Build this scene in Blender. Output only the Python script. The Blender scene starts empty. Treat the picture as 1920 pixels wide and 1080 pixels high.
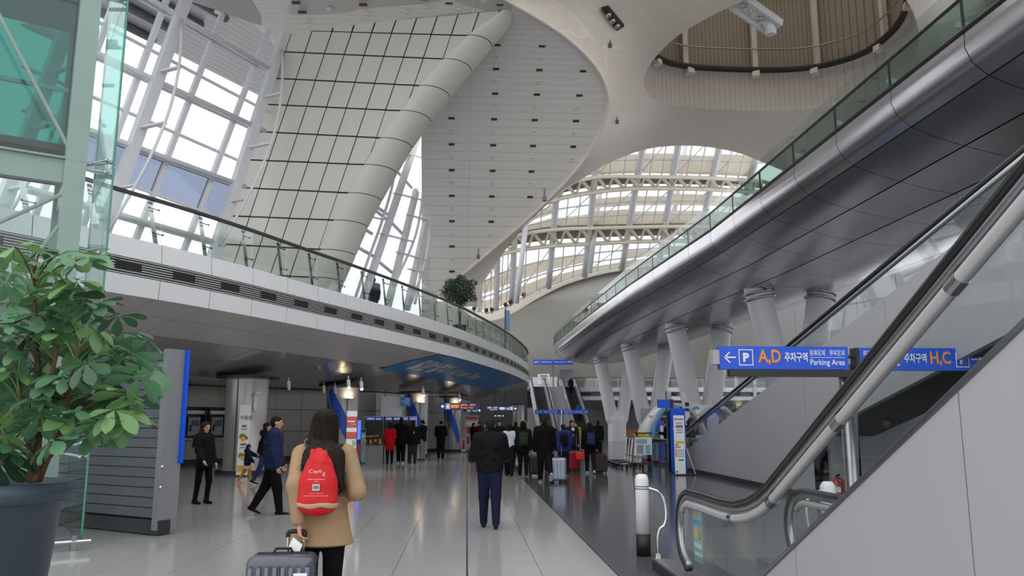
import bpy, bmesh, math, random
import numpy as np
from mathutils import Vector, Matrix
from mathutils.geometry import delaunay_2d_cdt

random.seed(7); np.random.seed(7)
scene = bpy.context.scene
col = scene.collection

# ------------------------------------------------------------------ camera
F = 1493.0; PITCH = math.atan(252 / 1493); YAW = math.radians(3.21); CAMZ = 1.65
FW = np.array([math.sin(YAW) * math.cos(PITCH), math.cos(YAW) * math.cos(PITCH), math.sin(PITCH)])
RT = np.array([math.cos(YAW), -math.sin(YAW), 0.0]); UPV = np.cross(RT, FW)
CAM = np.array([0, 0, CAMZ])
cd = bpy.data.cameras.new('camera'); cd.sensor_width = 36; cd.lens = F / 1920 * 36
cd.clip_start = 0.1; cd.clip_end = 600
camo = bpy.data.objects.new('camera', cd); col.objects.link(camo)
camo.matrix_world = Matrix(((RT[0], UPV[0], -FW[0], CAM[0]), (RT[1], UPV[1], -FW[1], CAM[1]), (RT[2], UPV[2], -FW[2], CAM[2]), (0, 0, 0, 1)))
scene.camera = camo

# ------------------------------------------------------------------ sky, sun, exposure
world = bpy.data.worlds.new('world'); scene.world = world; world.use_nodes = True
bgn = world.node_tree.nodes['Background']
bgn.inputs[0].default_value = (0.97, 0.98, 1.0, 1); bgn.inputs[1].default_value = 1.55
scene.view_settings.view_transform = 'Standard'; scene.view_settings.look = 'None'
scene.view_settings.gamma = 1; scene.view_settings.use_curve_mapping = False
scene.view_settings.exposure = 0.02
scene.cycles.max_bounces = 8; scene.cycles.transparent_max_bounces = 24
scene.cycles.diffuse_bounces = 4; scene.cycles.glossy_bounces = 4
scene.cycles.caustics_reflective = False; scene.cycles.caustics_refractive = False
scene.cycles.use_denoising = True
scene.cycles.sample_clamp_indirect = 6

# ------------------------------------------------------------------ surveying helpers (photo pixel -> place)
def ray(u, v):
    d = FW * F + RT * (u - 960) + UPV * (540 - v)
    return d / np.linalg.norm(d)
def onz(u, v, z): d = ray(u, v); return CAM + d * (z - CAMZ) / d[2]
def onx(u, v, x): d = ray(u, v); return CAM + d * x / d[0]
def ony(u, v, y): d = ray(u, v); return CAM + d * y / d[1]
def onplane(u, v, p0, n): d = ray(u, v); return CAM + d * (np.dot(np.array(p0) - CAM, n) / np.dot(d, n))
def G(u, v): return onz(u, v, 0.0)
def interp(x, pts):
    return float(np.interp(x, [p[0] for p in pts], [p[1] for p in pts]))
def smooth_path(pts, n=6):
    P = [np.array(p, float) for p in pts]; out = []
    for i in range(len(P) - 1):
        a = P[max(i - 1, 0)]; b = P[i]; c = P[i + 1]; d = P[min(i + 2, len(P) - 1)]
        for k in range(n):
            t = k / n
            out.append(0.5 * ((2 * b) + (-a + c) * t + (2 * a - 5 * b + 4 * c - d) * t * t + (-a + 3 * b - 3 * c + d) * t ** 3))
    out.append(P[-1]); return out

# ------------------------------------------------------------------ materials
def lin(h):
    h = h.lstrip('#'); r = [int(h[i:i + 2], 16) / 255 for i in (0, 2, 4)]
    return tuple(c / 12.92 if c <= .04045 else ((c + .055) / 1.055) ** 2.4 for c in r)
MATS = {}
def mat(name, c, rough=.5, metal=0, var=.06, scale=3.0, bump=0, spec=.5, emit=None, aniso=0, tr=0, coord='Object'):
    if name in MATS: return MATS[name]
    if isinstance(c, str): c = lin(c)
    m = bpy.data.materials.new(name); m.use_nodes = True; nt = m.node_tree; b = nt.nodes['Principled BSDF']
    tc = nt.nodes.new('ShaderNodeTexCoord'); nz = nt.nodes.new('ShaderNodeTexNoise')
    nz.inputs['Scale'].default_value = scale; nz.inputs['Detail'].default_value = 4
    nt.links.new(tc.outputs[coord], nz.inputs['Vector'])
    mx = nt.nodes.new('ShaderNodeMix'); mx.data_type = 'RGBA'
    mx.inputs[6].default_value = (*[max(0, x * (1 - var)) for x in c], 1); mx.inputs[7].default_value = (*[min(1, x * (1 + var)) for x in c], 1)
    nt.links.new(nz.outputs['Fac'], mx.inputs[0]); nt.links.new(mx.outputs[2], b.inputs['Base Color'])
    b.inputs['Roughness'].default_value = rough; b.inputs['Metallic'].default_value = metal
    b.inputs['Specular IOR Level'].default_value = spec
    if aniso: b.inputs['Anisotropic'].default_value = aniso
    if emit is not None:
        nt.links.new(mx.outputs[2], b.inputs['Emission Color']); b.inputs['Emission Strength'].default_value = emit
    if bump:
        bp = nt.nodes.new('ShaderNodeBump'); bp.inputs['Strength'].default_value = bump; bp.inputs['Distance'].default_value = .01
        nt.links.new(nz.outputs['Fac'], bp.inputs['Height']); nt.links.new(bp.outputs[0], b.inputs['Normal'])
    if tr:
        t = nt.nodes.new('ShaderNodeBsdfTranslucent'); nt.links.new(mx.outputs[2], t.inputs[0])
        ms = nt.nodes.new('ShaderNodeMixShader'); ms.inputs[0].default_value = tr
        out = nt.nodes['Material Output']
        nt.links.new(b.outputs[0], ms.inputs[1]); nt.links.new(t.outputs[0], ms.inputs[2]); nt.links.new(ms.outputs[0], out.inputs[0])
    MATS[name] = m; return m
def glass(name, tint, refl=.12, var=.02):
    if name in MATS: return MATS[name]
    tint = tuple(x ** .5 for x in tint)  # each pane has two faces
    m = bpy.data.materials.new(name); m.use_nodes = True; nt = m.node_tree
    for n in list(nt.nodes):
        if n.type != 'OUTPUT_MATERIAL': nt.nodes.remove(n)
    out = nt.nodes['Material Output']
    tc = nt.nodes.new('ShaderNodeTexCoord'); nz = nt.nodes.new('ShaderNodeTexNoise'); nz.inputs['Scale'].default_value = .6
    nt.links.new(tc.outputs['Object'], nz.inputs['Vector'])
    mx = nt.nodes.new('ShaderNodeMix'); mx.data_type = 'RGBA'
    mx.inputs[6].default_value = (*[x * (1 - var) for x in tint], 1); mx.inputs[7].default_value = (*[min(1, x * (1 + var)) for x in tint], 1)
    nt.links.new(nz.outputs['Fac'], mx.inputs[0])
    t = nt.nodes.new('ShaderNodeBsdfTransparent'); nt.links.new(mx.outputs[2], t.inputs[0])
    g = nt.nodes.new('ShaderNodeBsdfGlossy'); g.inputs['Roughness'].default_value = .02
    fr = nt.nodes.new('ShaderNodeLayerWeight'); fr.inputs[0].default_value = .5
    pw_ = nt.nodes.new('ShaderNodeMath'); pw_.operation = 'POWER'; pw_.inputs[1].default_value = 5
    nt.links.new(fr.outputs['Facing'], pw_.inputs[0])
    ad = nt.nodes.new('ShaderNodeMath'); ad.operation = 'MULTIPLY_ADD'; ad.inputs[1].default_value = .6; ad.inputs[2].default_value = refl * .4
    ad.use_clamp = True
    nt.links.new(pw_.outputs[0], ad.inputs[0])
    ms = nt.nodes.new('ShaderNodeMixShader'); nt.links.new(ad.outputs[0], ms.inputs[0])
    nt.links.new(t.outputs[0], ms.inputs[1]); nt.links.new(g.outputs[0], ms.inputs[2]); nt.links.new(ms.outputs[0], out.inputs[0])
    MATS[name] = m; return m

def line_mat(name, c, cl, rough, kind, **k):
    """white cladding with fine joint lines too small to be pieces"""
    m = mat(name, c, rough, **{x: k[x] for x in k if x not in ('w', 'h', 'rot', 'mortar')})
    nt = m.node_tree; b = nt.nodes['Principled BSDF']
    tc = [n for n in nt.nodes if n.type == 'TEX_COORD'][0]
    src = b.inputs['Base Color'].links[0].from_socket
    br = nt.nodes.new('ShaderNodeTexBrick'); br.offset = 0 if kind == 'grid' else .5
    br.inputs['Scale'].default_value = 1; br.inputs['Mortar Size'].default_value = k.get('mortar', .012)
    br.inputs['Brick Width'].default_value = k.get('w', 1); br.inputs['Row Height'].default_value = k.get('h', 1)
    br.inputs['Mortar Smooth'].default_value = .2
    mp = nt.nodes.new('ShaderNodeMapping'); mp.inputs['Rotation'].default_value = k.get('rot', (0, 0, 0))
    nt.links.new(tc.outputs['Object'], mp.inputs[0]); nt.links.new(mp.outputs[0], br.inputs['Vector'])
    nt.links.new(src, br.inputs['Color1']); nt.links.new(src, br.inputs['Color2'])
    cc = lin(cl) if isinstance(cl, str) else cl
    br.inputs['Mortar'].default_value = (*cc, 1)
    nt.links.new(br.outputs['Color'], b.inputs['Base Color'])
    return m

M = {}
M['tile'] = mat('floor_tile', '#aeacab', .11, var=.07, scale=60, spec=.5)
M['joint'] = mat('floor_joint', '#55534f', .5)
M['granite'] = line_mat('dark_granite', '#58595b', '#444547', .12, 'grid', w=.81, h=.405, mortar=.006, var=.2, scale=40)
M['white'] = mat('white_metal_panel', '#e2e2e4', .35, var=.02)
M['shell'] = line_mat('shell_tile', '#ece4d6', '#f6f0e4', .55, 'grid', w=.75, h=.75, rot=(0, 0, .6), mortar=.014, var=.03, scale=.4)
M['ceil'] = line_mat('ceiling_strip', '#eae6e0', '#d2cec8', .4, 'grid', w=40, h=.3, mortar=.012, var=.03, scale=.3)
M['ceil_smooth'] = mat('ceiling_metal', '#c9c7c6', .25, .2, var=.04, scale=.3)
M['fin'] = mat('fin_panel', '#ccc8c1', .38, var=.025, scale=.5)
M['finback'] = mat('fin_joint', '#241d1a', .6)
M['hill'] = line_mat('hill_cladding', '#8c8b85', '#989791', .5, 'brick', w=3, h=1.4, rot=(math.pi / 2, 0, 0), mortar=.02, var=.05, scale=.2)
M['soffit'] = mat('soffit_panel', '#d3d0cd', .38, .0, var=.03)
M['gloss'] = mat('glossy_soffit', '#c2bfbc', .12, .3, var=.05, scale=.6)
M['slat'] = mat('louvre_slat', '#b9b9b7', .4, .4)
M['dark'] = mat('dark_void', '#171717', .7)
M['charcoal'] = mat('charcoal', '#2c2c2e', .5)
M['steel'] = mat('polished_steel', '#b4b4b8', .2, 1.0, var=.1, scale=1.2)
M['brushed'] = mat('brushed_steel', '#a3a3a6', .3, 1.0, var=.06, scale=8)
M['tube'] = mat('tube_cladding', '#c2c1c6', .21, .92, var=.14, scale=.45)
M['chrome'] = mat('chrome', '#d5d5d8', .12, 1)
M['paint'] = mat('white_steel_paint', '#d8d9dc', .35, var=.03)
M['truss'] = mat('truss_paint', '#d9d2c0', .45, var=.04)
M['blind'] = mat('roof_blind', '#ece6da', .8, var=.08, scale=.5, tr=.6)
M['rubber'] = mat('black_rubber', '#1a1a1c', .28)
M['wallgrey'] = mat('grey_panel_wall', '#aaa9ad', .4, var=.02, scale=.6)
M['wallbeige'] = mat('wall_panel', '#a8a29b', .3, .1, var=.04)
M['colm'] = mat('column_cladding', '#b9b7b4', .3, .25, var=.04)
M['gl'] = glass('clear_glass', (.86, .93, .91))
M['gl_bal'] = glass('balcony_glass', (.80, .87, .83), .14)
M['gl_green'] = glass('green_glass', (.78, .91, .88), .08)
M['gl_teal'] = glass('teal_glass', (.10, .42, .38), .12)
M['gl_edge'] = mat('glass_edge', '#5fa08f', .15, tr=.3)
M['gl_win'] = glass('window_glass', (.95, .97, .98), .06)
M['gl_blue'] = glass('blue_window_glass', (.2, .24, .33), .1)
M['gl_tube'] = glass('tube_glass', (.34, .48, .43), .2)
M['steelgreen'] = mat('elevator_steel', '#9da29d', .4, .1)
M['blue'] = mat('sign_blue', '#0b55d8', .35)
M['navy'] = mat('sign_navy', '#16277c', .35)
M['bannerblue'] = mat('banner_blue', '#3a98e4', .35)
M['ink'] = mat('sign_white', '#f4f4f6', .4)
M['lit_white'] = mat('lit_white', '#e8ecff', .4, emit=.9)
M['lit_orange'] = mat('lit_orange', '#ff9a10', .4, emit=1.0)
M['orange'] = mat('sign_orange', '#f0961e', .4)
M['kiosk'] = mat('kiosk_grey', '#64676e', .5, .1, var=.03)
M['red'] = mat('red_fabric', '#c8141c', .7, var=.1, scale=12)
M['redp'] = mat('red_paint', '#c3202a', .35)
M['pot'] = mat('pot_blue_grey', '#3b4a58', .45, var=.08, scale=1.2)
M['soil'] = mat('soil', '#2b2118', .9, bump=.6, scale=20)
M['bark'] = mat('bark', '#6d5040', .85, bump=.5, scale=25, var=.25)
M['leaf'] = mat('leaf_green', '#5f8c66', .38, var=.22, scale=5, tr=.2)
M['leaf2'] = mat('leaf_light_green', '#7aa468', .4, var=.2, scale=5, tr=.25)
M['leaf3'] = mat('leaf_dark_green', '#43694b', .36, var=.2, scale=5, tr=.15)
M['treeleaf'] = mat('tree_leaf', '#4c5b40', .6, var=.25, scale=8, tr=.15)
M['skin'] = mat('skin', '#c9967c', .55, var=.05, scale=8)
M['lens'] = mat('lamp_lens', '#fff4e0', .4, emit=9)
M['lampwarm'] = mat('sconce_glow', '#ffe3b8', .4, emit=3)
M['wood'] = mat('wood_orange', '#a8672c', .4, var=.15, scale=10)
M['black'] = mat('black_plastic', '#121214', .45)

# ------------------------------------------------------------------ mesh building
class MB:
    def __init__(s): s.v = []; s.f = []
    def add(s, vs, fs):
        o = len(s.v); s.v += [tuple(float(c) for c in x) for x in vs]; s.f += [tuple(i + o for i in f) for f in fs]; return s
    def box(s, c, size, rz=0.0, R=None):
        x, y, z = [a / 2 for a in size]
        vs = np.array([(-x, -y, -z), (x, -y, -z), (x, y, -z), (-x, y, -z), (-x, -y, z), (x, -y, z), (x, y, z), (-x, y, z)])
        if R is None:
            cs, sn = math.cos(rz), math.sin(rz); R = np.array([(cs, -sn, 0), (sn, cs, 0), (0, 0, 1)])
        vs = vs @ np.array(R).T + np.array(c, float)
        return s.add(vs, [(3, 2, 1, 0), (4, 5, 6, 7), (0, 1, 5, 4), (1, 2, 6, 5), (2, 3, 7, 6), (3, 0, 4, 7)])
    def bar(s, p, q, w, h, up=(0, 0, 1)):
        p = np.array(p, float); q = np.array(q, float); d = q - p; L = np.linalg.norm(d)
        if L < 1e-6: return s
        d /= L; up = np.array(up, float)
        if abs(np.dot(d, up)) > .98: up = np.array((0, 1, 0)) if abs(d[1]) < .9 else np.array((1, 0, 0))
        a = np.cross(d, up); a /= np.linalg.norm(a); b = np.cross(a, d)
        R = np.stack([a, d, b], 1)
        return s.box((p + q) / 2, (w, L, h), R=R)
    def tube(s, path, r, n=8, cap=True, closed=False):
        P = [np.array(p, float) for p in path]; m = len(P); rr = r if hasattr(r, '__len__') else [r] * m
        T = []
        for i in range(m):
            a = P[(i - 1) % m] if closed or i > 0 else P[i]; b = P[(i + 1) % m] if closed or i < m - 1 else P[i]
            t = b - a; T.append(t / (np.linalg.norm(t) + 1e-9))
        ref = np.array((0, 0, 1.0))
        if abs(T[0] @ ref) > .9: ref = np.array((0, 1.0, 0)) if abs(T[0][1]) < .9 else np.array((1.0, 0, 0))
        a = np.cross(T[0], ref); a /= np.linalg.norm(a); vs = []
        for i in range(m):
            a = a - T[i] * (a @ T[i]); a /= np.linalg.norm(a) + 1e-9; b = np.cross(T[i], a)
            for k in range(n):
                th = 2 * math.pi * k / n; vs.append(P[i] + rr[i] * (a * math.cos(th) + b * math.sin(th)))
        fs = []
        for i in range(m - (0 if closed else 1)):
            j = (i + 1) % m
            for k in range(n): l = (k + 1) % n; fs.append((i * n + k, i * n + l, j * n + l, j * n + k))
        if cap and not closed: fs += [tuple(range(n - 1, -1, -1)), tuple((m - 1) * n + k for k in range(n))]
        return s.add(vs, fs)
    def lathe(s, prof, c, n=24, axis=None, ry=1.0):
        vs = []; m = len(prof)
        for r, z in prof:
            for k in range(n): th = 2 * math.pi * k / n; vs.append((c[0] + r * math.cos(th), c[1] + r * ry * math.sin(th), c[2] + z))
        fs = [(i * n + k, i * n + (k + 1) % n, (i + 1) * n + (k + 1) % n, (i + 1) * n + k) for i in range(m - 1) for k in range(n)]
        fs += [tuple(range(n - 1, -1, -1)), tuple((m - 1) * n + k for k in range(n))]
        return s.add(vs, fs)
    def prism(s, poly, ext):
        n = len(poly); P = [np.array(p, float) for p in poly]; e = np.array(ext, float)
        vs = P + [p + e for p in P]
        return s.add(vs, [tuple(range(n - 1, -1, -1)), tuple(range(n, 2 * n))] + [(i, (i + 1) % n, (i + 1) % n + n, i + n) for i in range(n)])
    def grid(s, rows, closed=False):
        n = len(rows[0]); m = len(rows); vs = [p for r in rows for p in r]; fs = []
        for i in range(m - 1):
            for k in range(n - (0 if closed else 1)): l = (k + 1) % n; fs.append((i * n + k, i * n + l, (i + 1) * n + l, (i + 1) * n + k))
        return s.add(vs, fs)
    def sweep(s, path, prof, closed=False):
        """prof: list of (side, up) offsets; side = horizontal right of travel"""
        P = [np.array(p, float) for p in path]; m = len(P); rows = []
        for i in range(m):
            a = P[max(i - 1, 0)]; b = P[min(i + 1, m - 1)]; t = b - a; h = np.array((t[1], -t[0], 0)); h /= np.linalg.norm(h) + 1e-9
            rows.append([P[i] + h * q[0] + np.array((0, 0, q[1])) for q in prof])
        n = len(prof); o = len(s.v); s.grid(rows, closed=True)
        s.f += [tuple(o + k for k in range(n)), tuple(o + (m - 1) * n + k for k in range(n - 1, -1, -1))]
        return s
    def ball(s, c, r, n=8, m=6):
        r = r if hasattr(r, '__len__') else (r, r, r); vs = []
        for i in range(1, m):
            ph = math.pi * i / m
            for k in range(n): th = 2 * math.pi * k / n; vs.append((c[0] + r[0] * math.sin(ph) * math.cos(th), c[1] + r[1] * math.sin(ph) * math.sin(th), c[2] - r[2] * math.cos(ph)))
        fs = [(i * n + k, i * n + (k + 1) % n, (i + 1) * n + (k + 1) % n, (i + 1) * n + k) for i in range(m - 2) for k in range(n)]
        a = len(vs); vs += [(c[0], c[1], c[2] - r[2]), (c[0], c[1], c[2] + r[2])]
        fs += [(a, (k + 1) % n, k) for k in range(n)] + [(a + 1, (m - 2) * n + k, (m - 2) * n + (k + 1) % n) for k in range(n)]
        return s.add(vs, fs)
    def mesh(s, name, m, smooth=False):
        me = bpy.data.meshes.new(name); me.from_pydata(s.v, [], s.f); me.validate(); me.update()
        if m: me.materials.append(m)
        if smooth: me.polygons.foreach_set('use_smooth', [True] * len(me.polygons))
        return me
    def build(s, name, m, parent=None, smooth=False, kind=None, fix=True):
        me = s.mesh(name, m, smooth)
        if fix:
            bm = bmesh.new(); bm.from_mesh(me); bmesh.ops.recalc_face_normals(bm, faces=bm.faces); bm.to_mesh(me); bm.free()
        return link(name, me, parent, kind)
def link(name, me, parent=None, kind=None):
    o = bpy.data.objects.new(name, me); col.objects.link(o)
    if parent is not None:
        o.parent = parent; w = pw(parent); o.matrix_parent_inverse = w.inverted()
    if kind: o['kind'] = kind
    return o
def pw(o):
    m = Matrix.LocRotScale(o.location, o.rotation_euler, o.scale)
    return m if o.parent is None else pw(o.parent) @ o.matrix_parent_inverse @ m
def thing(name, loc, label, cat, group=None, kind=None):
    o = bpy.data.objects.new(name, None); col.objects.link(o); o.location = [float(c) for c in loc]; o.empty_display_size = .1
    return tag(o, label, cat, group, kind)
def tag(o, label, cat=None, group=None, kind=None):
    o['label'] = label
    if cat: o['category'] = cat
    if group: o['group'] = group
    if kind: o['kind'] = kind
    return o

# flat lettering ------------------------------------------------------
def text_polys(txt, size=1.0, bold=0.0):
    cu = bpy.data.curves.new('lettering', 'FONT'); cu.body = txt; cu.size = size; cu.resolution_u = 3
    if bold: cu.offset = bold
    o = bpy.data.objects.new('lettering', cu); col.objects.link(o)
    me = bpy.data.meshes.new_from_object(o.evaluated_get(bpy.context.evaluated_depsgraph_get()))
    v = [(p.co.x, p.co.y) for p in me.vertices]; f = [tuple(p.vertices) for p in me.polygons]
    bpy.data.objects.remove(o); bpy.data.curves.remove(cu); bpy.data.meshes.remove(me)
    return v, f
class Flat:
    """flat print collected in a 2-D frame, then mapped to a surface"""
    def __init__(s): s.v = []; s.f = []
    def poly(s, pts): o = len(s.v); s.v += [tuple(p) for p in pts]; s.f.append(tuple(range(o, o + len(pts)))); return s
    def rect(s, x0, y0, x1, y1): return s.poly([(x0, y0), (x1, y0), (x1, y1), (x0, y1)])
    def text(s, txt, x, y, h, w=None, bold=.0):
        v, f = text_polys(txt, 1.0, bold)
        if not v: return s
        a = np.array(v); lo = a.min(0); hi = a.max(0); k = h / (hi[1] - lo[1]); kx = k if w is None else w / (hi[0] - lo[0])
        o = len(s.v); s.v += [(x + (p[0] - lo[0]) * kx, y + (p[1] - lo[1]) * k) for p in v]; s.f += [tuple(i + o for i in q) for q in f]; return s
    def ring(s, x0, y0, x1, y1, t):
        s.rect(x0, y0, x1, y0 + t); s.rect(x0, y1 - t, x1, y1); s.rect(x0, y0 + t, x0 + t, y1 - t); s.rect(x1 - t, y0 + t, x1, y1 - t); return s
    def arrow(s, x, y, L, d='l', t=.12):
        """arrow centred at x,y"""
        h = L * .45; k = L * t
        P = [[(-L / 2 + k * .7, -k / 2), (L / 2, -k / 2), (L / 2, k / 2), (-L / 2 + k * .7, k / 2)],
             [(-L / 2, 0), (-L / 2 + h, h), (-L / 2 + h + k, h - k * .2), (-L / 2 + k * 1.5, 0)],
             [(-L / 2, 0), (-L / 2 + k * 1.5, 0), (-L / 2 + h + k, -h + k * .2), (-L / 2 + h, -h)]]
        for q in P:
            if d == 'r': q = [(-a, b) for a, b in q]
            if d == 'u': q = [(b, -a) for a, b in q]
            s.poly([(x + a, y + b) for a, b in q])
        return s
    def build(s, name, m, fn, parent=None):
        me = bpy.data.meshes.new(name); me.from_pydata([tuple(float(c) for c in fn(x, y)) for x, y in s.v], [], s.f); me.update(); me.materials.append(m)
        return link(name, me, parent)
def frame_fn(o, xd, yd):
    o = np.array(o, float); xd = np.array(xd, float); yd = np.array(yd, float)
    return lambda x, y: o + xd * x + yd * y

# smooth bodies: signed distance field + surface nets ------------------
def sdf_mesh(prims, vox, cut=(), k=.02):
    lo = np.min([p['lo'] for p in prims], 0) - 3 * vox; hi = np.max([p['hi'] for p in prims], 0) + 3 * vox
    n = np.ceil((hi - lo) / vox).astype(int) + 1
    S = np.full(n, 1.0, np.float32); ax = [lo[i] + vox * np.arange(n[i]) for i in range(3)]
    for p in prims:
        mg = 3 * vox + p.get('k', k) * 2
        a = np.maximum(np.floor((p['lo'] - mg - lo) / vox).astype(int), 0); b = np.minimum(np.ceil((p['hi'] + mg - lo) / vox).astype(int) + 1, n)
        X, Y, Z = np.meshgrid(ax[0][a[0]:b[0]], ax[1][a[1]:b[1]], ax[2][a[2]:b[2]], indexing='ij')
        d = p['f'](X, Y, Z).astype(np.float32); sl = (slice(a[0], b[0]), slice(a[1], b[1]), slice(a[2], b[2])); o = S[sl]; kk = p.get('k', k)
        h = np.maximum(kk - np.abs(o - d), 0) / kk
        S[sl] = np.minimum(o, d) - h * h * kk * .25
    for p in cut:
        X, Y, Z = np.meshgrid(*ax, indexing='ij'); S = np.maximum(S, -p['f'](X, Y, Z))
    ins = S < 0
    c = [ins[i:n[0] - 1 + i, j:n[1] - 1 + j, l:n[2] - 1 + l] for i in (0, 1) for j in (0, 1) for l in (0, 1)]
    cnt = sum(x.astype(np.int8) for x in c); act = (cnt > 0) & (cnt < 8)
    idx = np.full(act.shape, -1, int); cells = np.argwhere(act); idx[act] = np.arange(len(cells))
    acc = np.zeros((len(cells), 3)); num = np.zeros(len(cells))
    for a_ in range(3):
        for b0 in (0, 1):
            for c0 in (0, 1):
                o0 = [0, 0, 0]; o0[(a_ + 1) % 3] = b0; o0[(a_ + 2) % 3] = c0; o1 = list(o0); o1[a_] = 1
                p0 = cells + o0; p1 = cells + o1; s0 = S[tuple(p0.T)]; s1 = S[tuple(p1.T)]; x = (s0 < 0) != (s1 < 0)
                t = np.where(x, s0 / np.where(s0 - s1 == 0, 1, s0 - s1), 0); q = p0.astype(float); q[:, a_] += t
                acc[x] += q[x]; num[x] += 1
    V = acc / num[:, None] * vox + lo; Fc = []
    for a_ in range(3):
        sl0 = [slice(1, -1)] * 3; sl0[a_] = slice(0, -1); sl1 = [slice(1, -1)] * 3; sl1[a_] = slice(1, None)
        i0 = ins[tuple(sl0)]; i1 = ins[tuple(sl1)]; e = np.argwhere(i0 != i1); fl = i0[tuple(e.T)]
        base = e.copy(); b_, c_ = (a_ + 1) % 3, (a_ + 2) % 3; base[:, b_] += 1; base[:, c_] += 1
        q = []
        for db, dc in ((0, 0), (-1, 0), (-1, -1), (0, -1)):
            w = base.copy(); w[:, b_] += db; w[:, c_] += dc; q.append(idx[tuple(w.T)])
        q = np.stack(q, 1); q[~fl] = q[~fl][:, ::-1]; Fc.append(q)
    Fq = np.concatenate(Fc); return V, Fq
def rc(p0, p1, r0, r1, sq=1.0, k=None):
    p0 = np.array(p0, float); p1 = np.array(p1, float); r = max(r0, r1)
    ex = np.array((r, r * max(sq, 1e-3) if sq < 1 else r * sq, r))
    def f(X, Y, Z):
        d = p1 - p0; ds = d * np.array((1, 1 / sq, 1)); L2 = ds @ ds + 1e-12
        qx = X - p0[0]; qy = (Y - p0[1]) / sq; qz = Z - p0[2]
        h = np.clip((qx * ds[0] + qy * ds[1] + qz * ds[2]) / L2, 0, 1)
        return (np.sqrt((qx - h * ds[0]) ** 2 + (qy - h * ds[1]) ** 2 + (qz - h * ds[2]) ** 2) - (r0 + (r1 - r0) * h)) * min(1, sq)
    o = dict(f=f, lo=np.minimum(p0, p1) - ex, hi=np.maximum(p0, p1) + ex)
    if k: o['k'] = k
    return o
def el(c, r, k=None):
    c = np.array(c, float); r = np.array(r, float); m = r.min()
    o = dict(f=lambda X, Y, Z: (np.sqrt(((X - c[0]) / r[0]) ** 2 + ((Y - c[1]) / r[1]) ** 2 + ((Z - c[2]) / r[2]) ** 2) - 1) * m, lo=c - r, hi=c + r)
    if k: o['k'] = k
    return o
def rb(c, h, r=.02, k=None):
    c = np.array(c, float); h = np.array(h, float)
    def f(X, Y, Z):
        q = [np.abs(a - c[i]) - h[i] + r for i, a in enumerate((X, Y, Z))]
        return np.sqrt(sum(np.maximum(a, 0) ** 2 for a in q)) + np.minimum(np.maximum(np.maximum(q[0], q[1]), q[2]), 0) - r
    o = dict(f=f, lo=c - h, hi=c + h)
    if k: o['k'] = k
    return o
def sdf_obj(name, prims, vox, m, parent, T=None, cut=(), k=.02):
    V, Fq = sdf_mesh(prims, vox, cut, k)
    if T is not None: V = V @ T[:3, :3].T + T[:3, 3]
    me = bpy.data.meshes.new(name); me.vertices.add(len(V)); me.vertices.foreach_set('co', V.ravel())
    me.loops.add(len(Fq) * 4); me.loops.foreach_set('vertex_index', Fq.ravel().astype(np.int32))
    me.polygons.add(len(Fq)); me.polygons.foreach_set('loop_start', np.arange(0, len(Fq) * 4, 4, dtype=np.int32))
    me.polygons.foreach_set('use_smooth', [True] * len(Fq))
    me.update(calc_edges=True); me.validate(); me.materials.append(m)
    return link(name, me, parent)
def TR(loc, yaw, s=1.0):
    c, n = math.cos(yaw), math.sin(yaw); T = np.eye(4); T[:3, :3] = s * np.array([(c, -n, 0), (n, c, 0), (0, 0, 1)]); T[:3, 3] = loc; return T

# ================================================================== FLOOR
BX = 1.665; TS = .8225
fl = MB().box((-14.2, 52, -.06), (31.73, 116, .1)).build('floor', M['joint'])
tag(fl, 'pale grey polished stone tile floor of the hall', kind='structure')
tme = MB().box((0, 0, -.009), (TS - .007, TS - .007, .018)).mesh('tile', M['tile'])
near = MB(); cand = []
for i in range(34):
    for j in range(125):
        x = BX - TS * (i + .5); y = -4 + TS * (j + .5)
        cand.append((x, y))
def vis(p):
    q = np.array((p[0], p[1], 0)) - CAM; w = q @ FW
    if w < 3: return None
    u = 960 + F * (q @ RT) / w; v = 540 - F * (q @ UPV) / w
    return (u, v) if -60 < u < 1980 and v < 1130 else None
vt = sorted([p for p in cand if vis(p) and p[0] > -9], key=lambda p: p[1])[:300]; vs_ = set(vt)
for p in vt:
    o = link('tile', tme, fl); o.location = (p[0], p[1], 0)
for p in cand:
    if p not in vs_: near.box((p[0], p[1], -.009), (TS - .007, TS - .007, .018))
near.build('tile_field', M['tile'], fl, kind='stuff')
MB().box((BX - 2 * TS, 50, -.003), (.022, 110, .008)).build('expansion_joint', M['charcoal'], fl)
fd = MB().box((BX + 18.01, 52, -.05), (36, 116, .1)).build('floor_granite', M['granite'])
tag(fd, 'dark polished granite floor strip beside the pale tiles', kind='structure')

# ================================================================== MEZZANINE
L2 = 5.6; FB = 4.35
edge_pts = [(-12.5, 9.6), (-10.4, 12.4), (-8.7, 14.86), (-7.96, 16.04), (-7.56, 16.87), (-6.88, 18.02), (-6.18, 19.4), (-5.55, 20.74), (-4.59, 23.05), (-3.7, 25.06), (-2.53, 27.93), (-1.43, 30.89),
            (-.41, 33.81), (.13, 35.7), (.79, 38.23), (1.5, 41), (2.5, 45.3), (3.5, 50.6), (4.25, 55.5), (4.5, 60), (3.8, 65), (1.8, 70), (-2, 74), (-8, 77)]
ep = [np.array(p) for p in smooth_path(edge_pts, 8)]
for _ in range(12):
    e2 = [ep[0]] + [(ep[i - 1] + 2 * ep[i] + ep[i + 1]) / 4 for i in range(1, len(ep) - 1)] + [ep[-1]]; ep = e2
ea = np.array(ep); es = np.concatenate([[0], np.cumsum(np.linalg.norm(np.diff(ea, axis=0), axis=1))])
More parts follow.
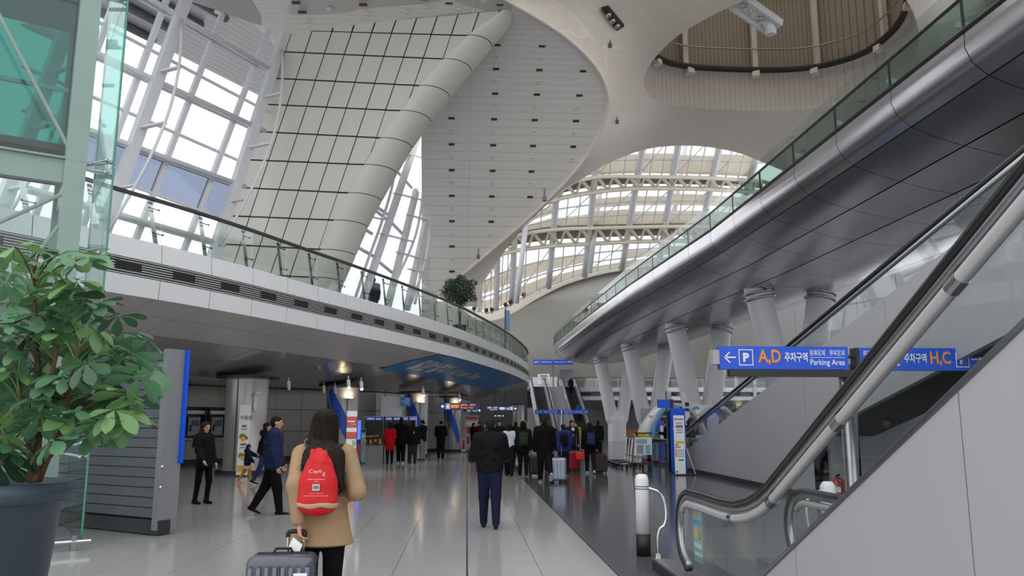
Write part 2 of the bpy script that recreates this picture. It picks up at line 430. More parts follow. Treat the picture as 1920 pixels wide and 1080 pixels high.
def mz(s, t=0, z=0):
    x = np.interp(s, es, ea[:, 0]); y = np.interp(s, es, ea[:, 1]); x2 = np.interp(s + .3, es, ea[:, 0]); y2 = np.interp(s + .3, es, ea[:, 1])
    x1 = np.interp(s - .3, es, ea[:, 0]); y1 = np.interp(s - .3, es, ea[:, 1])
    d = np.array((x2 - x1, y2 - y1)); d /= np.linalg.norm(d) + 1e-9
    return np.array((x - d[1] * t, y + d[0] * t, z))
def s_at(u):  # station of the edge seen at photo column u
    best = None
    for s in np.arange(0, es[-1], .1):
        q = mz(s, 0, L2) - CAM; w = q @ FW
        if w > 1 and s < 52:
            uu = 960 + F * (q @ RT) / w
            if best is None or abs(uu - u) < best[0]: best = (abs(uu - u), s)
    return best[1]
MOD = 1.5; s_ref = s_at(307) % MOD
stations = [s_ref + MOD * i for i in range(int((es[-1] - s_ref) / MOD))]
mez = thing('mezzanine', mz(30, 0, FB), 'curved white mezzanine deck with louvre band and glass railing', 'balcony', kind='structure')
def strip(name, m, s0, s1, prof, parent, n=4, smooth=False):
    """prof [(t,z)] closed loop swept along the edge"""
    b = MB(); rows = []
    for k in range(n + 1):
        s = s0 + (s1 - s0) * k / n; rows.append([mz(s, t, z) for t, z in prof])
    q = len(prof); b.grid(rows, closed=True); b.f += [tuple(range(q)), tuple(n * q + k for k in range(q - 1, -1, -1))]
    return b.build(name, m, parent, smooth)
g = .012
for a in stations[:-1]:
    s0, s1 = a + g, a + MOD - g
    strip('fascia_panel', M['white'], s0, s1, [(0, L2), (-.03, L2 - .44), (.06, L2 - .44), (.09, L2)], mez, 3)
    strip('fascia_panel', M['white'], s0, s1, [(-.03, L2 - .83), (.0, FB), (.1, FB), (.07, L2 - .83)], mez, 3)
    if a < 52:
        strip('vent_opening', M['dark'], a + .35, a + 1.0, [(-.024, L2 - .53), (-.024, L2 - .73), (.09, L2 - .73), (.09, L2 - .53)], mez, 2)
sE = stations[-1]
strip('fascia_backing', M['charcoal'], stations[0], sE, [(.14, L2 - .02), (.14, FB + .02), (.3, FB + .02), (.3, L2 - .02)], mez, 120)
for k in range(7):
    z = L2 - .455 - k * .055
    strip('louvre_slat', M['slat'], stations[0], sE, [(-.02, z), (-.02, z - .022), (.1, z - .04), (.1, z - .018)], mez, 120)
# soffit panels
SOF = [(0.0, 4.35), (1.0, 4.12), (2.1, 3.82), (3.2, 3.52), (4.3, 3.28), (5.4, 3.14)]
for a in stations[:-1]:
    for r in range(5):
        t0, z0 = SOF[r]; t1, z1 = SOF[r + 1]; gg = .014
        s0, s1 = a + gg, a + MOD - gg; b = MB()
        rows = [[mz(s, t, z) for t, z in ((t0 + gg + .02, z0), (t1 - gg, z1), (t1 - gg, z1 + .03), (t0 + gg + .02, z0 + .03))] for s in (s0, (s0 + s1) / 2, s1)]
        b.grid(rows, closed=True); b.f += [(0, 1, 2, 3), (11, 10, 9, 8)]
        b.build('soffit_panel', M['soffit'] if r < 2 else M['gloss'], mez)
bb = MB(); rows = []
for s in np.arange(stations[0], sE, .75): rows.append([mz(s, t + .02, z + .035) for t, z in SOF])
bb.grid(rows).build('soffit_backing', M['charcoal'], mez, fix=False)
# lower ceiling and deck
inner = [mz(s, 5.35, 3.14) for s in np.arange(stations[0], sE - 1, 1.5)]
outer = [(-34, 82, 3.14), (-34, 8, 3.14)]
lc = MB(); pts = [tuple(p) for p in inner] + outer; lc.add(pts, [tuple(range(len(pts)))])
o = lc.build('ceiling_lower', M['gloss'], fix=False); tag(o, 'glossy grey ceiling under the mezzanine deck', kind='structure')
dk = MB(); pts = [tuple(mz(s, .1, L2 - .02)) for s in np.arange(stations[0], sE, 1.5)] + [(-34, 82, L2 - .02), (-34, 8, L2 - .02)]
dk.add(pts, [tuple(range(len(pts)))]); dk.build('deck', M['wallgrey'], mez, fix=False)
# railing
rail = thing('glass_railing', mz(30, .1, L2), 'frameless glass railing with dark handrail along the mezzanine edge', 'railing')
path = [mz(s, .06, L2 + 1.0) for s in np.arange(stations[0], sE, .5)]
MB().sweep(path, [(-.05, -.03), (.06, -.03), (.06, .035), (-.05, .035)]).build('handrail', M['charcoal'], rail)
for i, a in enumerate(stations[:-1]):
    if a > 58: break
    b = MB(); rows = []
    for k in range(4):
        s = a + .02 + (MOD - .04) * k / 3; rows.append([mz(s, .07, L2 - .02), mz(s, .07, L2 + .97), mz(s, .085, L2 + .97), mz(s, .085, L2 - .02)])
    b.grid(rows, closed=True); b.f += [(0, 1, 2, 3), (15, 14, 13, 12)]
    b.build('glass_pane', M['gl_bal'], rail)
    tl = .28
    pb = MB()
    for off in (0, .05):
        pb.bar(mz(a + off, .2, L2 - .1), mz(a - tl + off, .2, L2 + .97), .012, .07)
    post = pb.build('post', M['chrome'], rail)
    if a < 40:
        for h in (.25, .8):
            cb = MB().bar(mz(a - tl * h - .12, .1, L2 + h), mz(a - tl * h + .14, .1, L2 + h), .018, .018)
            cb.ball(mz(a - tl * h - .12, .09, L2 + h), .025, 6, 4); cb.ball(mz(a - tl * h + .14, .09, L2 + h), .025, 6, 4)
            cb.build('clamp', M['charcoal'], post)
# blue banner printed on the soffit
def soffit_fn(s, t):
    z = interp(t, SOF) - .03; return mz(s, t, z)
sb0 = s_at(826)
bn = MB(); rows = []
for s in np.arange(sb0, sb0 + 22, .5):
    t1 = 2.35; t0 = .05
    sh = 0
    rows.append([soffit_fn(s, t0), soffit_fn(s - (.3 if s == sb0 else 0), 1.0), soffit_fn(s - (.7 if s == sb0 else 0), 2.1), soffit_fn(s - (.8 if s == sb0 else 0), t1)])
bo = bn.grid(rows).build('banner', M['bannerblue'], mez, fix=False)
ft = Flat().text('일반열차', .5, -1.85, 1.25, 4.4, .045).text('All stop Train', 5.3, -1.75, .95, 5.6, .03)
ft.build('lettering', M['ink'], lambda x, y: soffit_fn(sb0 + x, -y + .02) + np.array((0, 0, -.012)), bo)

# ================================================================== CEILINGS
S1P = [(24.0, 16.0), (26.0, 16.0), (27.5, 15.9), (29.5, 15.25), (31.5, 14.1), (33.2, 12.6), (34.8, 10.8), (36.2, 8.8), (37.4, 6.8), (38.0, 5.5)]
S1S = [tuple(p) for p in smooth_path(S1P, 8)]
def s1z(y): return interp(y, S1S)
def on_s1(u, v):
    d = ray(u, v); lo, hi = 10.0, 60.0
    f = lambda t: (CAM + d * t)[2] - s1z((CAM + d * t)[1])
    ts = np.linspace(18, 75, 400); pv = None
    for t in ts:
        q = f(t)
        if pv is not None and pv < 0 <= q:
            a, b = t - (ts[1] - ts[0]), t
            for _ in range(30):
                m_ = (a + b) / 2
                if f(m_) < 0: a = m_
                else: b = m_
            return CAM + d * b
        pv = q
    return CAM + d * ts[-1]
ridge_px = [(905, -28), (950, 0), (1000, 29), (1050, 61), (1092, 97), (1121, 132), (1136, 166), (1138, 196), (1126, 240), (1100, 290), (1060, 339), (1000, 399), (930, 460), (864, 516), (820, 552)]
ridge = [on_s1(u, v) for u, v in smooth_path(ridge_px, 4)]
ry = [(p[1], p[0]) for p in ridge]; ry.sort()
def xr(y): return interp(y, ry)
def xl(y): return interp(y, [(26, -8.5), (29.2, -7), (30.4, -3.2), (31.5, -2.0), (38, -2.2)])
c1 = MB(); rows = []
ys = [p[1] for p in ridge]
for y in np.linspace(min(ys), 38.0, 60):
    x0, x1 = xl(y), max(xr(y), xl(y) + .05); rows.append([(x0 + (x1 - x0) * k / 12, y, s1z(y)) for k in range(13)])
c1.grid(rows); o = c1.build('ceiling_curved', M['ceil'], smooth=True, fix=False)
tag(o, 'white curved ceiling studded with downlights sweeping down to the mezzanine', kind='structure')
cl1 = o
M['slot'] = mat('slot_brown', '#4b3a2f', .5)
# inset downlights: dark slots and small round lamps
slot = MB(); lampm = []
for xi, X in enumerate((-.75, 1.02, 2.72, 4.45, 6.15)):
    arc = 0; last = None; nxt = .5
    for y in np.arange(25.2, 37.4, .02):
        z = s1z(y)
        if last is not None: arc += math.hypot(y - last[0], z - last[1])
        last = (y, z)
        if arc >= nxt:
            nxt += .62
            kx = int(round((nxt - .5) / .62))
            if not (xl(y) + .3 < X < xr(y) - .35): continue
            sl = (s1z(y + .05) - s1z(y - .05)) / .1; n = np.array((0, sl, -1)); n /= np.linalg.norm(n); t = np.array((0, 1, sl)); t /= np.linalg.norm(t)
            c = np.array((X, y, z)); R = np.stack([np.array((1, 0, 0)), t, -n], 1)
            if kx % 2: MB().box(c + n * .01, (.25, .1, .03), R=R).build('slot_light', M['slot'], cl1)
            else:
                b = MB(); ring = [(c + n * .012 + .085 * (np.array((1, 0, 0)) * math.cos(a) + t * math.sin(a))) for a in np.linspace(0, 2 * math.pi, 11)[:-1]]
                b.tube(ring, .022, 5, closed=True); b.build('downlight', M['paint'], cl1, True)
# front flat ceiling left of the curved one
WN = np.array((.87, -.49, 0)); WP = np.array((-7.38, 27.89, 0))
def W1(u, v): return onplane(u, v, WP, WN)
FP0 = np.array((-6.93, 27.95, 0)); FN = np.array((.228, .974, 0))
def FI(u, v): return onplane(u, v, FP0, FN)
cf = MB(); A = [W1(60, -110), W1(351, 0), W1(507, 54), W1(541, 56), FI(560, 54), FI(700, 41), FI(850, 27), FI(960, 18)]
B_ = [p + np.array((-.6, -9, 0)) for p in A]
rows = []
for k in range(9): rows.append([A[i] + (B_[i] - A[i]) * k / 8 for i in range(8)])
o = cf.grid(rows).build('ceiling_front', M['ceil_smooth'], smooth=True, fix=False)
tag(o, 'smooth grey metal ceiling above the tilted window wall', kind='structure'); cfo = o
for u, v, k in [(407, 27, 0), (435, 18, 0), (555, 9, 0), (577, 45, 1), (567, 27, 0), (681, 13, 0), (688, 32, 1), (763, 28, 1), (798, 20, 1), (795, 2, 0), (862, 23, 1), (907, 6, 1), (617, 22, 1)]:
    p = onz(u, v - 4, 15.9)
    if k == 0 and u > 500: MB().box(p, (.28, .11, .06)).build('slot_light', M['slot'], cfo)
    else: MB().lathe([(.1, -.02), (.1, .03), (.07, .05)], p, 12).build('downlight', M['paint'], cfo)

# ------------------------------------------------------------------ tiled fin wall
def half(poly, a, b, c):  # keep a*x+b*y<=c
    out = []; n = len(poly)
    for i in range(n):
        p, q = poly[i], poly[(i + 1) % n]; dp = a * p[0] + b * p[1] - c; dq = a * q[0] + b * q[1] - c
        if dp <= 0: out.append(p)
        if dp * dq < 0: t = dp / (dp - dq); out.append((p[0] + (q[0] - p[0]) * t, p[1] + (q[1] - p[1]) * t))
    return out
rowsL = [(531, 56.5), (522, 97), (513, 147), (502, 196), (486, 247), (468, 300), (450, 352), (434, 405), (419, 458), (404, 510), (389, 562)]
rowsR = [(878, 67), (832, 111), (788, 161), (751, 208), (714, 259), (684, 309), (654, 362), (627, 413), (603, 468), (580, 520), (558, 574)]
fin = thing('wall_fin', FI(480, 560), 'leaning white tiled fin wall with rounded edge behind the balcony', 'wall', kind='structure')
FD = FN * -.05
def fin_piece(poly, depth=.02):
    if len(poly) < 3: return
    P = [FI(u, v) for u, v in poly]; c = sum(P) / len(P)
    P = [p + (c - p) / (np.linalg.norm(c - p) + 1e-9) * .034 for p in P]
    a = sum(np.linalg.norm(np.cross(P[i] - P[0], P[i + 1] - P[0])) for i in range(1, len(P) - 1))
    if a < .02: return
    MB().prism(P, -FN * depth).build('wall_panel', M['fin'], fin)
bands = [[(531, 56.5), (943, 19), (878, 67)]] + [[rowsL[i], rowsR[i], rowsR[i + 1], rowsL[i + 1]] for i in range(10)]
for bd in bands:
    for j in range(-3, 12):
        # column lines u + .336 v = const
        c0 = 549 + 38.8 * (j - 1) + .336 * (55 - 3.6 * (j - 1)); c1_ = 549 + 38.8 * j + .336 * (55 - 3.6 * j)
        pl = half(half(bd, 1, .336, c1_), -1, -.336, -c0); fin_piece(pl)
back = [(531, 56.5), (943, 19)] + rowsR + rowsL[::-1][:-1]
MB().prism([FI(u, v) + FN * .02 for u, v in back], FN * .25).build('joint_backing', M['finback'], fin)
# rounded nose pieces
RT2 = np.array((FN[1], -FN[0], 0))
noseI = [(943, 19)] + rowsR; NS = smooth_path(noseI, 8)
def nose(f, lo):  # f in piece units along the nose
    k = max(0, min(f * 8, len(NS) - 1.001)); i = int(k); q = NS[i] + (NS[i + 1] - NS[i]) * (k - i); p = FI(*q); w = .30 + .52 * (1 - math.exp(-f * 1.3)) - lo
    return [p + RT2 * w * math.sin(a) + FN * (w * 1.2 * (1 - math.cos(a)) - .05 + lo) for a in np.linspace(0, math.pi * .62, 9)]
for i in range(11):
    MB().grid([nose(i + .012 + .976 * k / 6, 0) for k in range(7)]).build('nose_panel', M['fin'], fin, True, fix=False)
MB().grid([nose(k / 6, .03) for k in range(67)]).build('joint_backing', M['finback'], fin, True, fix=False)
# left rounded edge of the fin
for i in range(10):
    (u0, v0), (u1, v1) = rowsL[i], rowsL[i + 1]; rows = []
    for k in range(4):
        t = .012 + .976 * k / 3; p = FI(u0 + (u1 - u0) * t, v0 + (v1 - v0) * t)
        rows.append([p - RT2 * .4 * math.sin(a) + FN * (.5 * (1 - math.cos(a)) - .05) for a in np.linspace(0, math.pi * .6, 7)])
    MB().grid(rows).build('nose_panel', M['fin'], fin, True, fix=False)

# ------------------------------------------------------------------ tilted window wall
win = thing('window_1', W1(390, 560), 'tall tilted window wall with white masts beyond the mezzanine', kind='structure', cat='window')
def ext(p, q, v): t = (v - p[1]) / (q[1] - p[1]); return (p[0] + (q[0] - p[0]) * t, v)
masts = [((130, 0), (10, 330)), ((335, 0), (219, 323)), ((526, 47), (409, 408))]
for i, (p, q) in enumerate(masts):
    a = W1(*(ext(p, q, -20 if i < 2 else 42))); b = W1(*ext(p, q, 590))
    a -= WN * -.35; b -= WN * -.35
    MB().bar(a, b, .34, .22, up=WN).build('mast', M['paint'], win)
    # bowed tension rod with struts
    pts = []
    for t in np.linspace(.12, .8, 12): pts.append(a + (b - a) * t + WN * (.15 + .9 * math.sin((t - .12) / .68 * math.pi)))
    rod = MB().tube(pts, .045, 8).build('tension_rod', M['paint'], win, True)
    sb = MB()
    for t in (.3, .48, .66):
        c = a + (b - a) * t; sb.bar(c, c + WN * (.15 + .9 * math.sin((t - .12) / .68 * math.pi)), .16, .05)
    sb.build('strut', M['paint'], rod)
mull = [((216, 0), (100, 310)), ((312, 0), (234, 210)), ((427, 0), (285, 370)), ((524, 0), (374, 393))]
tops = {0: -60, 1: -15, 2: 26, 3: 58}
for i, (p, q) in enumerate(mull):
    MB().bar(W1(*ext(p, q, tops[i])), W1(*ext(p, q, 590)), .16, .14, up=WN).build('mullion', M['paint'], win)
trans = [((336, 41), (489, 130), 1), ((308, 107), (448, 181), 0), ((285, 157), (452, 233), 1), ((328, 249), (413, 286), 0), ((240, 278), (413, 340), 1), ((219, 338), (374, 394), 0), ((211, 405), (374, 451), 1), ((211, 465), (374, 505), 0)]
def exu(p, q, u): t = (u - p[0]) / (q[0] - p[0]); return (u, p[1] + (q[1] - p[1]) * t)
for p, q, big in trans:
    vv = (p[1] + q[1]) / 2; ur = 541 - .33 * vv + 8
    a = W1(*exu(p, q, 40)); b = W1(*exu(p, q, ur))
    if big: MB().tube([a + WN * .3, b + WN * .3], .085, 10).build('transom_tube', M['paint'], win, True)
    MB().bar(a, b, .07, .09, up=WN).build('transom', M['paint'], win)
def xing(m, t):  # crossing of mullion line and transom line in the plane of the glass
    (p, q), (r, s) = m, t; d1 = (q[0] - p[0], q[1] - p[1]); d2 = (s[0] - r[0], s[1] - r[1])
    k = ((r[0] - p[0]) * d2[1] - (r[1] - p[1]) * d2[0]) / (d1[0] * d2[1] - d1[1] * d2[0]); return (p[0] + d1[0] * k, p[1] + d1[1] * k)
TL = [((351, 0), (507, 54))] + [(p, q) for p, q, b in trans]
ML = mull[:1] + mull[1:] + [((556, 0), (424, 408))]
for i in range(len(ML) - 1):
    for j in range(len(TL) - 1):
        qd = [xing(ML[i], TL[j]), xing(ML[i + 1], TL[j]), xing(ML[i + 1], TL[j + 1]), xing(ML[i], TL[j + 1])]
        MB().prism([W1(*c) for c in qd], -WN * .012).build('pane', M['gl_blue'] if j == 5 else M['gl_win'], win)
# outside canopy over the window
cano = thing('canopy_outside', onz(420, 60, 16.6), 'slatted grey canopy outside above the tilted window', 'canopy')
OUT = -WN; AL = np.array((.49, .87, 0))
c0 = W1(507, 54); c0[2] = 16.35
for k in range(16):
    p = c0 + OUT * (.25 + .33 * k)
    MB().bar(p - AL * 9, p + AL * 8, .30, .05).build('slat', M['slat'], cano)
for k in range(4):
    p = c0 + OUT * (1.2 + 1.25 * k) + AL * .2; p[2] = 16.2
    MB().tube([p - AL * 8, p - AL * 1.2], .16, 8).build('canopy_pipe', M['kiosk'], cano, True)
# second window band between fin and curved ceiling
W2P = np.array((-4.6, 29.0, 0)); W2D = np.array((.384, .923, 0)); W2N = np.array((.923, -.384, 0))
def W2(u, v): return onplane(u, v, W2P, W2N)
w2 = thing('window_2', W2(720, 540), 'narrow window band with bowed white masts beside the curved ceiling', 'window', kind='structure')
for p, q in [((776, 255), (691, 506)), ((773, 358), (735, 510)), ((735, 215), (640, 470)), ((790, 420), (768, 520))]:
    a = W2(*p); b = W2(*ext(p, q, 580)); MB().bar(a + W2N * .2, b + W2N * .2, .3, .18, up=W2N).build('mast', M['paint'], w2)
for pts in [[(731, 292), (726, 346), (704, 421), (676, 497), (655, 560)], [(782, 277), (784, 352), (770, 440), (735, 522), (715, 570)], [(797, 357), (798, 421), (789, 488), (773, 535), (760, 570)], [(779, 448), (780, 480), (776, 530), (768, 570)]]:
    pp = [W2(*c) + W2N * .25 for c in smooth_path(pts, 5)]; MB().tube(pp, .06, 8).build('tension_rod', M['paint'], w2, True)
for p, q in [((729, 363), (781, 376)), ((668, 404), (710, 413)), ((704, 439), (765, 454)), ((754, 403), (801, 417)), ((734, 473), (790, 489)), ((756, 505), (780, 510)), ((712, 323), (731, 327)), ((752, 289), (783, 297))]:
    MB().bar(W2(*p) + W2N * .25, W2(*q) + W2N * .25, .05, .14, up=W2N).build('strut', M['paint'], w2)
for p, q in [((732, 311), (752, 329)), ((683, 371), (728, 403)), ((730, 413), (756, 440)), ((647, 450), (703, 482)), ((705, 486), (735, 511)), ((752, 330), (772, 352)), ((740, 285), (752, 300)), ((660, 415), (697, 438)), ((705, 395), (735, 420))]:
    MB().tube([W2(*p), W2(*q)], .07, 8).build('transom_tube', M['paint'], w2, True)
for i in range(6):
    for j in range(6):
        qd = []
        for a, b in ((i, j), (i + 1, j), (i + 1, j + 1), (i, j + 1)):
            s = -1.2 + a * 1.45; qd.append(W2P + W2D * s + np.array((0, 0, 5.6 + b * 1.75 - .0 * a)))
        if min(q[1] for q in qd) > 37: continue
        if max(q[2] for q in qd) > s1z(max(q[1] for q in qd)) + 1.2: continue
        MB().prism(qd, -W2N * .012).build('pane', M['gl_win'], w2)

# ------------------------------------------------------------------ vaulted shell with round opening
def s2_depth_pts():
    C = []
    for (u, v), p in zip(smooth_path(ridge_px, 4), ridge): C.append((u, v, p[1]))
    for u, v in [(1208, 150), (1240, 190), (1330, 205), (1480, 208), (1560, 200), (1395, 0), (1300, 50), (1230, 100), (1720, 40), (1680, 130), (1500, -60), (1650, -60)]: C.append((u, v, onz(u, v, 18.6)[1]))
    for u, v, y in [(893, 570, 39), (915, 520, 40), (1000, 400, 42.5), (1080, 343, 44), (1170, 291, 45.5), (1250, 273, 46), (1330, 275, 46), (1430, 303, 46), (1560, 360, 46), (1700, 460, 46), (1900, 420, 44), (1900, 200, 42), (1150, -60, 26.5), (1000, -60, 24), (1300, -100, 27.5), (1900, -60, 30)]: C.append((u, v, y))
    return np.array(C)
C = s2_depth_pts(); XY = C[:, :2] / 500
def tk(r): return np.where(r > 0, r * r * np.log(np.maximum(r, 1e-9)), 0)
n_ = len(C); K = tk(np.linalg.norm(XY[:, None] - XY[None], axis=2)) + np.eye(n_) * 1e-4
Pm = np.hstack([np.ones((n_, 1)), XY]); Am = np.block([[K, Pm], [Pm.T, np.zeros((3, 3))]])
wt = np.linalg.solve(Am, np.concatenate([C[:, 2], np.zeros(3)]))
def s2y(u, v):
    q = np.array((u, v)) / 500; return float(tk(np.linalg.norm(XY - q, axis=1)) @ wt[:n_] + wt[n_] + q @ wt[n_ + 1:])
arch_px = [(893, 575), (901, 538), (922, 504), (955, 456), (1000, 406), (1040, 369), (1082, 340), (1125, 313), (1170, 292), (1210, 279), (1250, 273), (1300, 272), (1345, 277), (1390, 287), (1430, 303), (1500, 335), (1600, 400), (1700, 480)]
oc_px = [(1396, 0), (1330, 32), (1270, 68), (1232, 104), (1214, 130), (1207, 152), (1214, 174), (1236, 190), (1275, 199), (1330, 204), (1420, 207), (1490, 206), (1560, 198), (1640, 175), (1700, 130), (1722, 85), (1718, 40), (1690, -10), (1620, -45), (1520, -50), (1450, -28)]
outl = [tuple(p) for p in smooth_path(ridge_px, 4)] + [(850, 575)] + [tuple(p) for p in smooth_path(arch_px, 3)] + [(1930, 480), (1930, -120), (1000, -110)]
hole = [tuple(p) for p in smooth_path(oc_px + oc_px[:1], 3)][:-1]
def inside(p, poly):
    x, y = p; c = False; n = len(poly)
    for i in range(n):
        (x1, y1), (x2, y2) = poly[i], poly[(i + 1) % n]
        if (y1 > y) != (y2 > y) and x < (x2 - x1) * (y - y1) / (y2 - y1) + x1: c = not c
    return c
vv2 = [Vector(p) for p in outl] + [Vector(p) for p in hole]; no, nh = len(outl), len(hole)
ed = [(i, (i + 1) % no) for i in range(no)] + [(no + i, no + (i + 1) % nh) for i in range(nh)]
for u in range(810, 1930, 22):
    for v in range(-110, 570, 22):
        p = (u + (v % 44 > 0) * 11 + .3, v + .3)
        if inside(p, outl) and not inside(p, hole):
            dm = min(math.hypot(p[0] - q[0], p[1] - q[1]) for q in outl + hole)
            if dm > 9: vv2.append(Vector(p))
rv, _, rf, _, _, _ = delaunay_2d_cdt(vv2, ed, [], 0, 1e-4)
keep = []
for f in rf:
    c = (sum(rv[i][0] for i in f) / len(f), sum(rv[i][1] for i in f) / len(f))
    if inside(c, outl) and not inside(c, hole): keep.append(tuple(f))
sh = MB(); sh.add([ony(p[0], p[1], s2y(p[0], p[1])) for p in rv], keep)
o = sh.build('ceiling_shell', M['shell'], smooth=True); tag(o, 'white tiled vault shell with a round opening and arched edge', kind='structure'); sho = o
# lips
MB().tube([p + np.array((.03, -.03, -.03)) for p in ridge], .075, 8).build('ridge_trim', M['shell'], sho, True)
MB().tube([ony(u, v, s2y(u, v)) for u, v in smooth_path(arch_px, 4)], .05, 6).build('arch_trim', M['shell'], sho, True)
# recessed spotlight tray and hooks in the shell
tr = thing('spotlight_tray', ony(1149, 30, s2y(1149, 30)), 'recessed tray of spotlights in the vault shell', 'light')
pc = [ony(u, v, s2y(u, v)) - np.array((0, 0, .03)) for u, v in ((1128, 12), (1141, 9), (1170, 44), (1157, 52))]
MB().prism(pc, (0, 0, -.12)).build('tray', M['finback'], tr)
for u, v in ((1140, 20), (1148, 31), (1157, 41)):
    MB().ball(ony(u, v, s2y(u, v)) - np.array((0, 0, .17)), .13, 10, 6).build('lamp', M['steel'], tr, True)
for u, v in ((1144, 74), (1157, 218), (1021, 358), (897, 470)):
    p = ony(u, v, s2y(u, v)); MB().tube([p + np.array((0, 0, .1)), p - np.array((0, 0, .22))], .03, 6).lathe([(.08, -.1), (.08, .05)], p - np.array((0, 0, .25)), 8).build('ceiling_hook', M['kiosk'], sho)
# drum above the round opening
drum = thing('wall_drum', onz(1480, 100, 18.6), 'round drum wall rising above the opening in the vault', 'wall', kind='structure')
rim = [ony(u, v, s2y(u, v)) for u, v in hole]; cx, cy = np.mean([p[0] for p in rim]), np.mean([p[1] for p in rim])
M['drumlow'] = line_mat('drum_corrugated', '#cfc8bf', '#b5aea6', .5, 'grid', w=.28, h=50, rot=(math.pi / 2, 0, 0), mortar=.02)
M['drumhigh'] = line_mat('drum_brown', '#96887a', '#685c52', .55, 'grid', w=.22, h=50, rot=(math.pi / 2, 0, 0), mortar=.02)
MB().grid([rim, [p + np.array((0, 0, 2.3)) for p in rim]], closed=True).build('lower_ring', M['drumlow'], drum, True, fix=False)
MB().grid([[p + np.array((0, 0, 2.3)) for p in rim], [np.array((cx + (p[0] - cx) * 1.06, cy + (p[1] - cy) * 1.06, p[2] + 2.5)) for p in rim], [np.array((cx + (p[0] - cx) * 1.06, cy + (p[1] - cy) * 1.06, p[2] + 10)) for p in rim]], closed=True).build('upper_ring', M['drumhigh'], drum, True, fix=False)
MB().add([tuple(np.array((cx + (p[0] - cx) * 1.06, cy + (p[1] - cy) * 1.06, 28.5))) for p in rim], [tuple(range(len(rim)))]).build('drum_diffuser_roof', M['blind'], drum, fix=False)  # unseen roof, made translucent so sky light brightens the drum
inset = lambda p, k, dz: np.array((cx + (p[0] - cx) * k, cy + (p[1] - cy) * k, p[2] + dz))
MB().tube([inset(p, .955, 2.25) for p in rim], .17, 8, closed=True).build('catwalk', M['charcoal'], drum, True)
MB().tube([inset(p, .97, 3.5) for p in rim], .045, 6, closed=True).build('guard_rail', M['steel'], drum, True)
MB().tube([inset(p, 1.03, 7.0) for p in rim], .04, 6, closed=True).build('guard_rail', M['steel'], drum, True)
for k in range(0, nh, 5):
    p = rim[k]; MB().bar(inset(p, 1.02, 2.3), inset(p, 1.02, 9.9), .28, .28).build('pilaster', M['shell'], drum)
    MB().bar(inset(p, .99, 1.95), inset(p, .93, 2.0), .4, .3).build('bracket', M['shell'], drum)
# maintenance gantry
gan = thing('gantry_boom', onz(1400, 20, 18.5), 'white lattice maintenance boom hanging in the round opening', 'gantry')
pA = onz(1350, -20, 19.2); pB = onz(1452, 52, 18.2); dv = pB - pA; dv /= np.linalg.norm(dv); sd = np.cross(dv, (0, 0, 1)); sd /= np.linalg.norm(sd)
MB().bar(pA - sd * .42, pB - sd * .42, .12, .3).bar(pA + sd * .42, pB + sd * .42, .12, .3).build('side_beam', M['paint'], gan)
LL = np.linalg.norm(pB - pA); nb = 6
for k in range(nb):
    a = pA + dv * LL * k / nb; b = pA + dv * LL * (k + 1) / nb
    MB().bar(a - sd * .4, b + sd * .4, .05, .06).bar(a + sd * .4, b - sd * .4, .05, .06).bar(b - sd * .4, b + sd * .4, .14, .1).build('lattice', M['paint'], gan)
MB().lathe([(.2, -.35), (.24, -.3), (.24, .0), (.3, .05), (.3, .3)], pB - np.array((0, 0, .1)) - dv * .25, 14).build('motor', M['paint'], gan)

# ================================================================== FAR SKYLIGHT
sky = thing('window_3', (10, 95, 17), 'great glazed roof with curved trusses and cream blinds', 'skylight', kind='structure')
def S3(u, v, dy=0): return ony(u, v, 70 + (v - 230) / 340 * 27 + dy)
def curve(pts): return lambda u: interp(u, pts)
lip_px = [(860, 560), (885, 580), (905, 586), (935, 581), (965, 566), (1000, 547), (1060, 524), (1130, 505), (1200, 495), (1300, 480), (1420, 470)]
lipf = curve([tuple(p) for p in smooth_path(lip_px, 5)])
t2b = curve([tuple(p) for p in smooth_path([(880, 520), (915, 492), (940, 477), (974, 469), (1037, 461), (1113, 457), (1195, 453), (1300, 452), (1420, 455)], 5)])
t2t = curve([tuple(p) for p in smooth_path([(880, 480), (930, 452), (971, 441), (1037, 431), (1106, 428), (1240, 425), (1330, 425), (1420, 428)], 5)])
t1b = curve([tuple(p) for p in smooth_path([(880, 450), (980, 400), (1047, 373), (1125, 359), (1182, 354), (1240, 353), (1330, 355), (1450, 362)], 5)])
t1t = curve([tuple(p) for p in smooth_path([(880, 410), (1000, 362), (1064, 344), (1097, 336), (1138, 331), (1239, 332), (1330, 334), (1450, 341)], 5)])
topf = curve([(880, 330), (1040, 255), (1200, 232), (1450, 235)])
us = list(range(880, 1431, 10)); M['gut'] = mat('gutter_grey', '#8f8b80', .6)
for nm, ct, cb in (('truss', t2t, t2b), ('truss', t1t, t1b)):
    b = MB(); top = [S3(u, ct(u), -.6) for u in us]; bot = [S3(u, cb(u), -.6) for u in us]
    b.tube(top, .22, 8); b.tube(bot, .26, 8)
    to = b.build('truss_chord', M['truss'], sky, True)
    for k in range(0, len(us) - 4, 3):
        MB().bar(top[k], bot[k + 2], .26, .26).build('truss_brace', M['truss'], sky)
        MB().bar(bot[k + 2], top[k + 3], .2, .2).build('truss_brace', M['truss'], sky)
    MB().grid([[S3(u, ct(u), .9) for u in us], [S3(u, ct(u) + .62 * (cb(u) - ct(u)), .9) for u in us]]).build('gutter_panel', M['gut'], sky, fix=False)
    back = [S3(u, ct(u), 1.2) for u in us]
    MB().grid([[p + np.array((0, 0, .35)) for p in top], [p + np.array((0, .0, .35)) for p in back]]).build('gutter', M['kiosk'], sky, fix=False)
ribs = [(900, 899), (938, 932), (972, 962), (1052, 1031), (1122, 1097), (1206, 1165), (1272, 1233), (1350, 1298), (1425, 1360)]
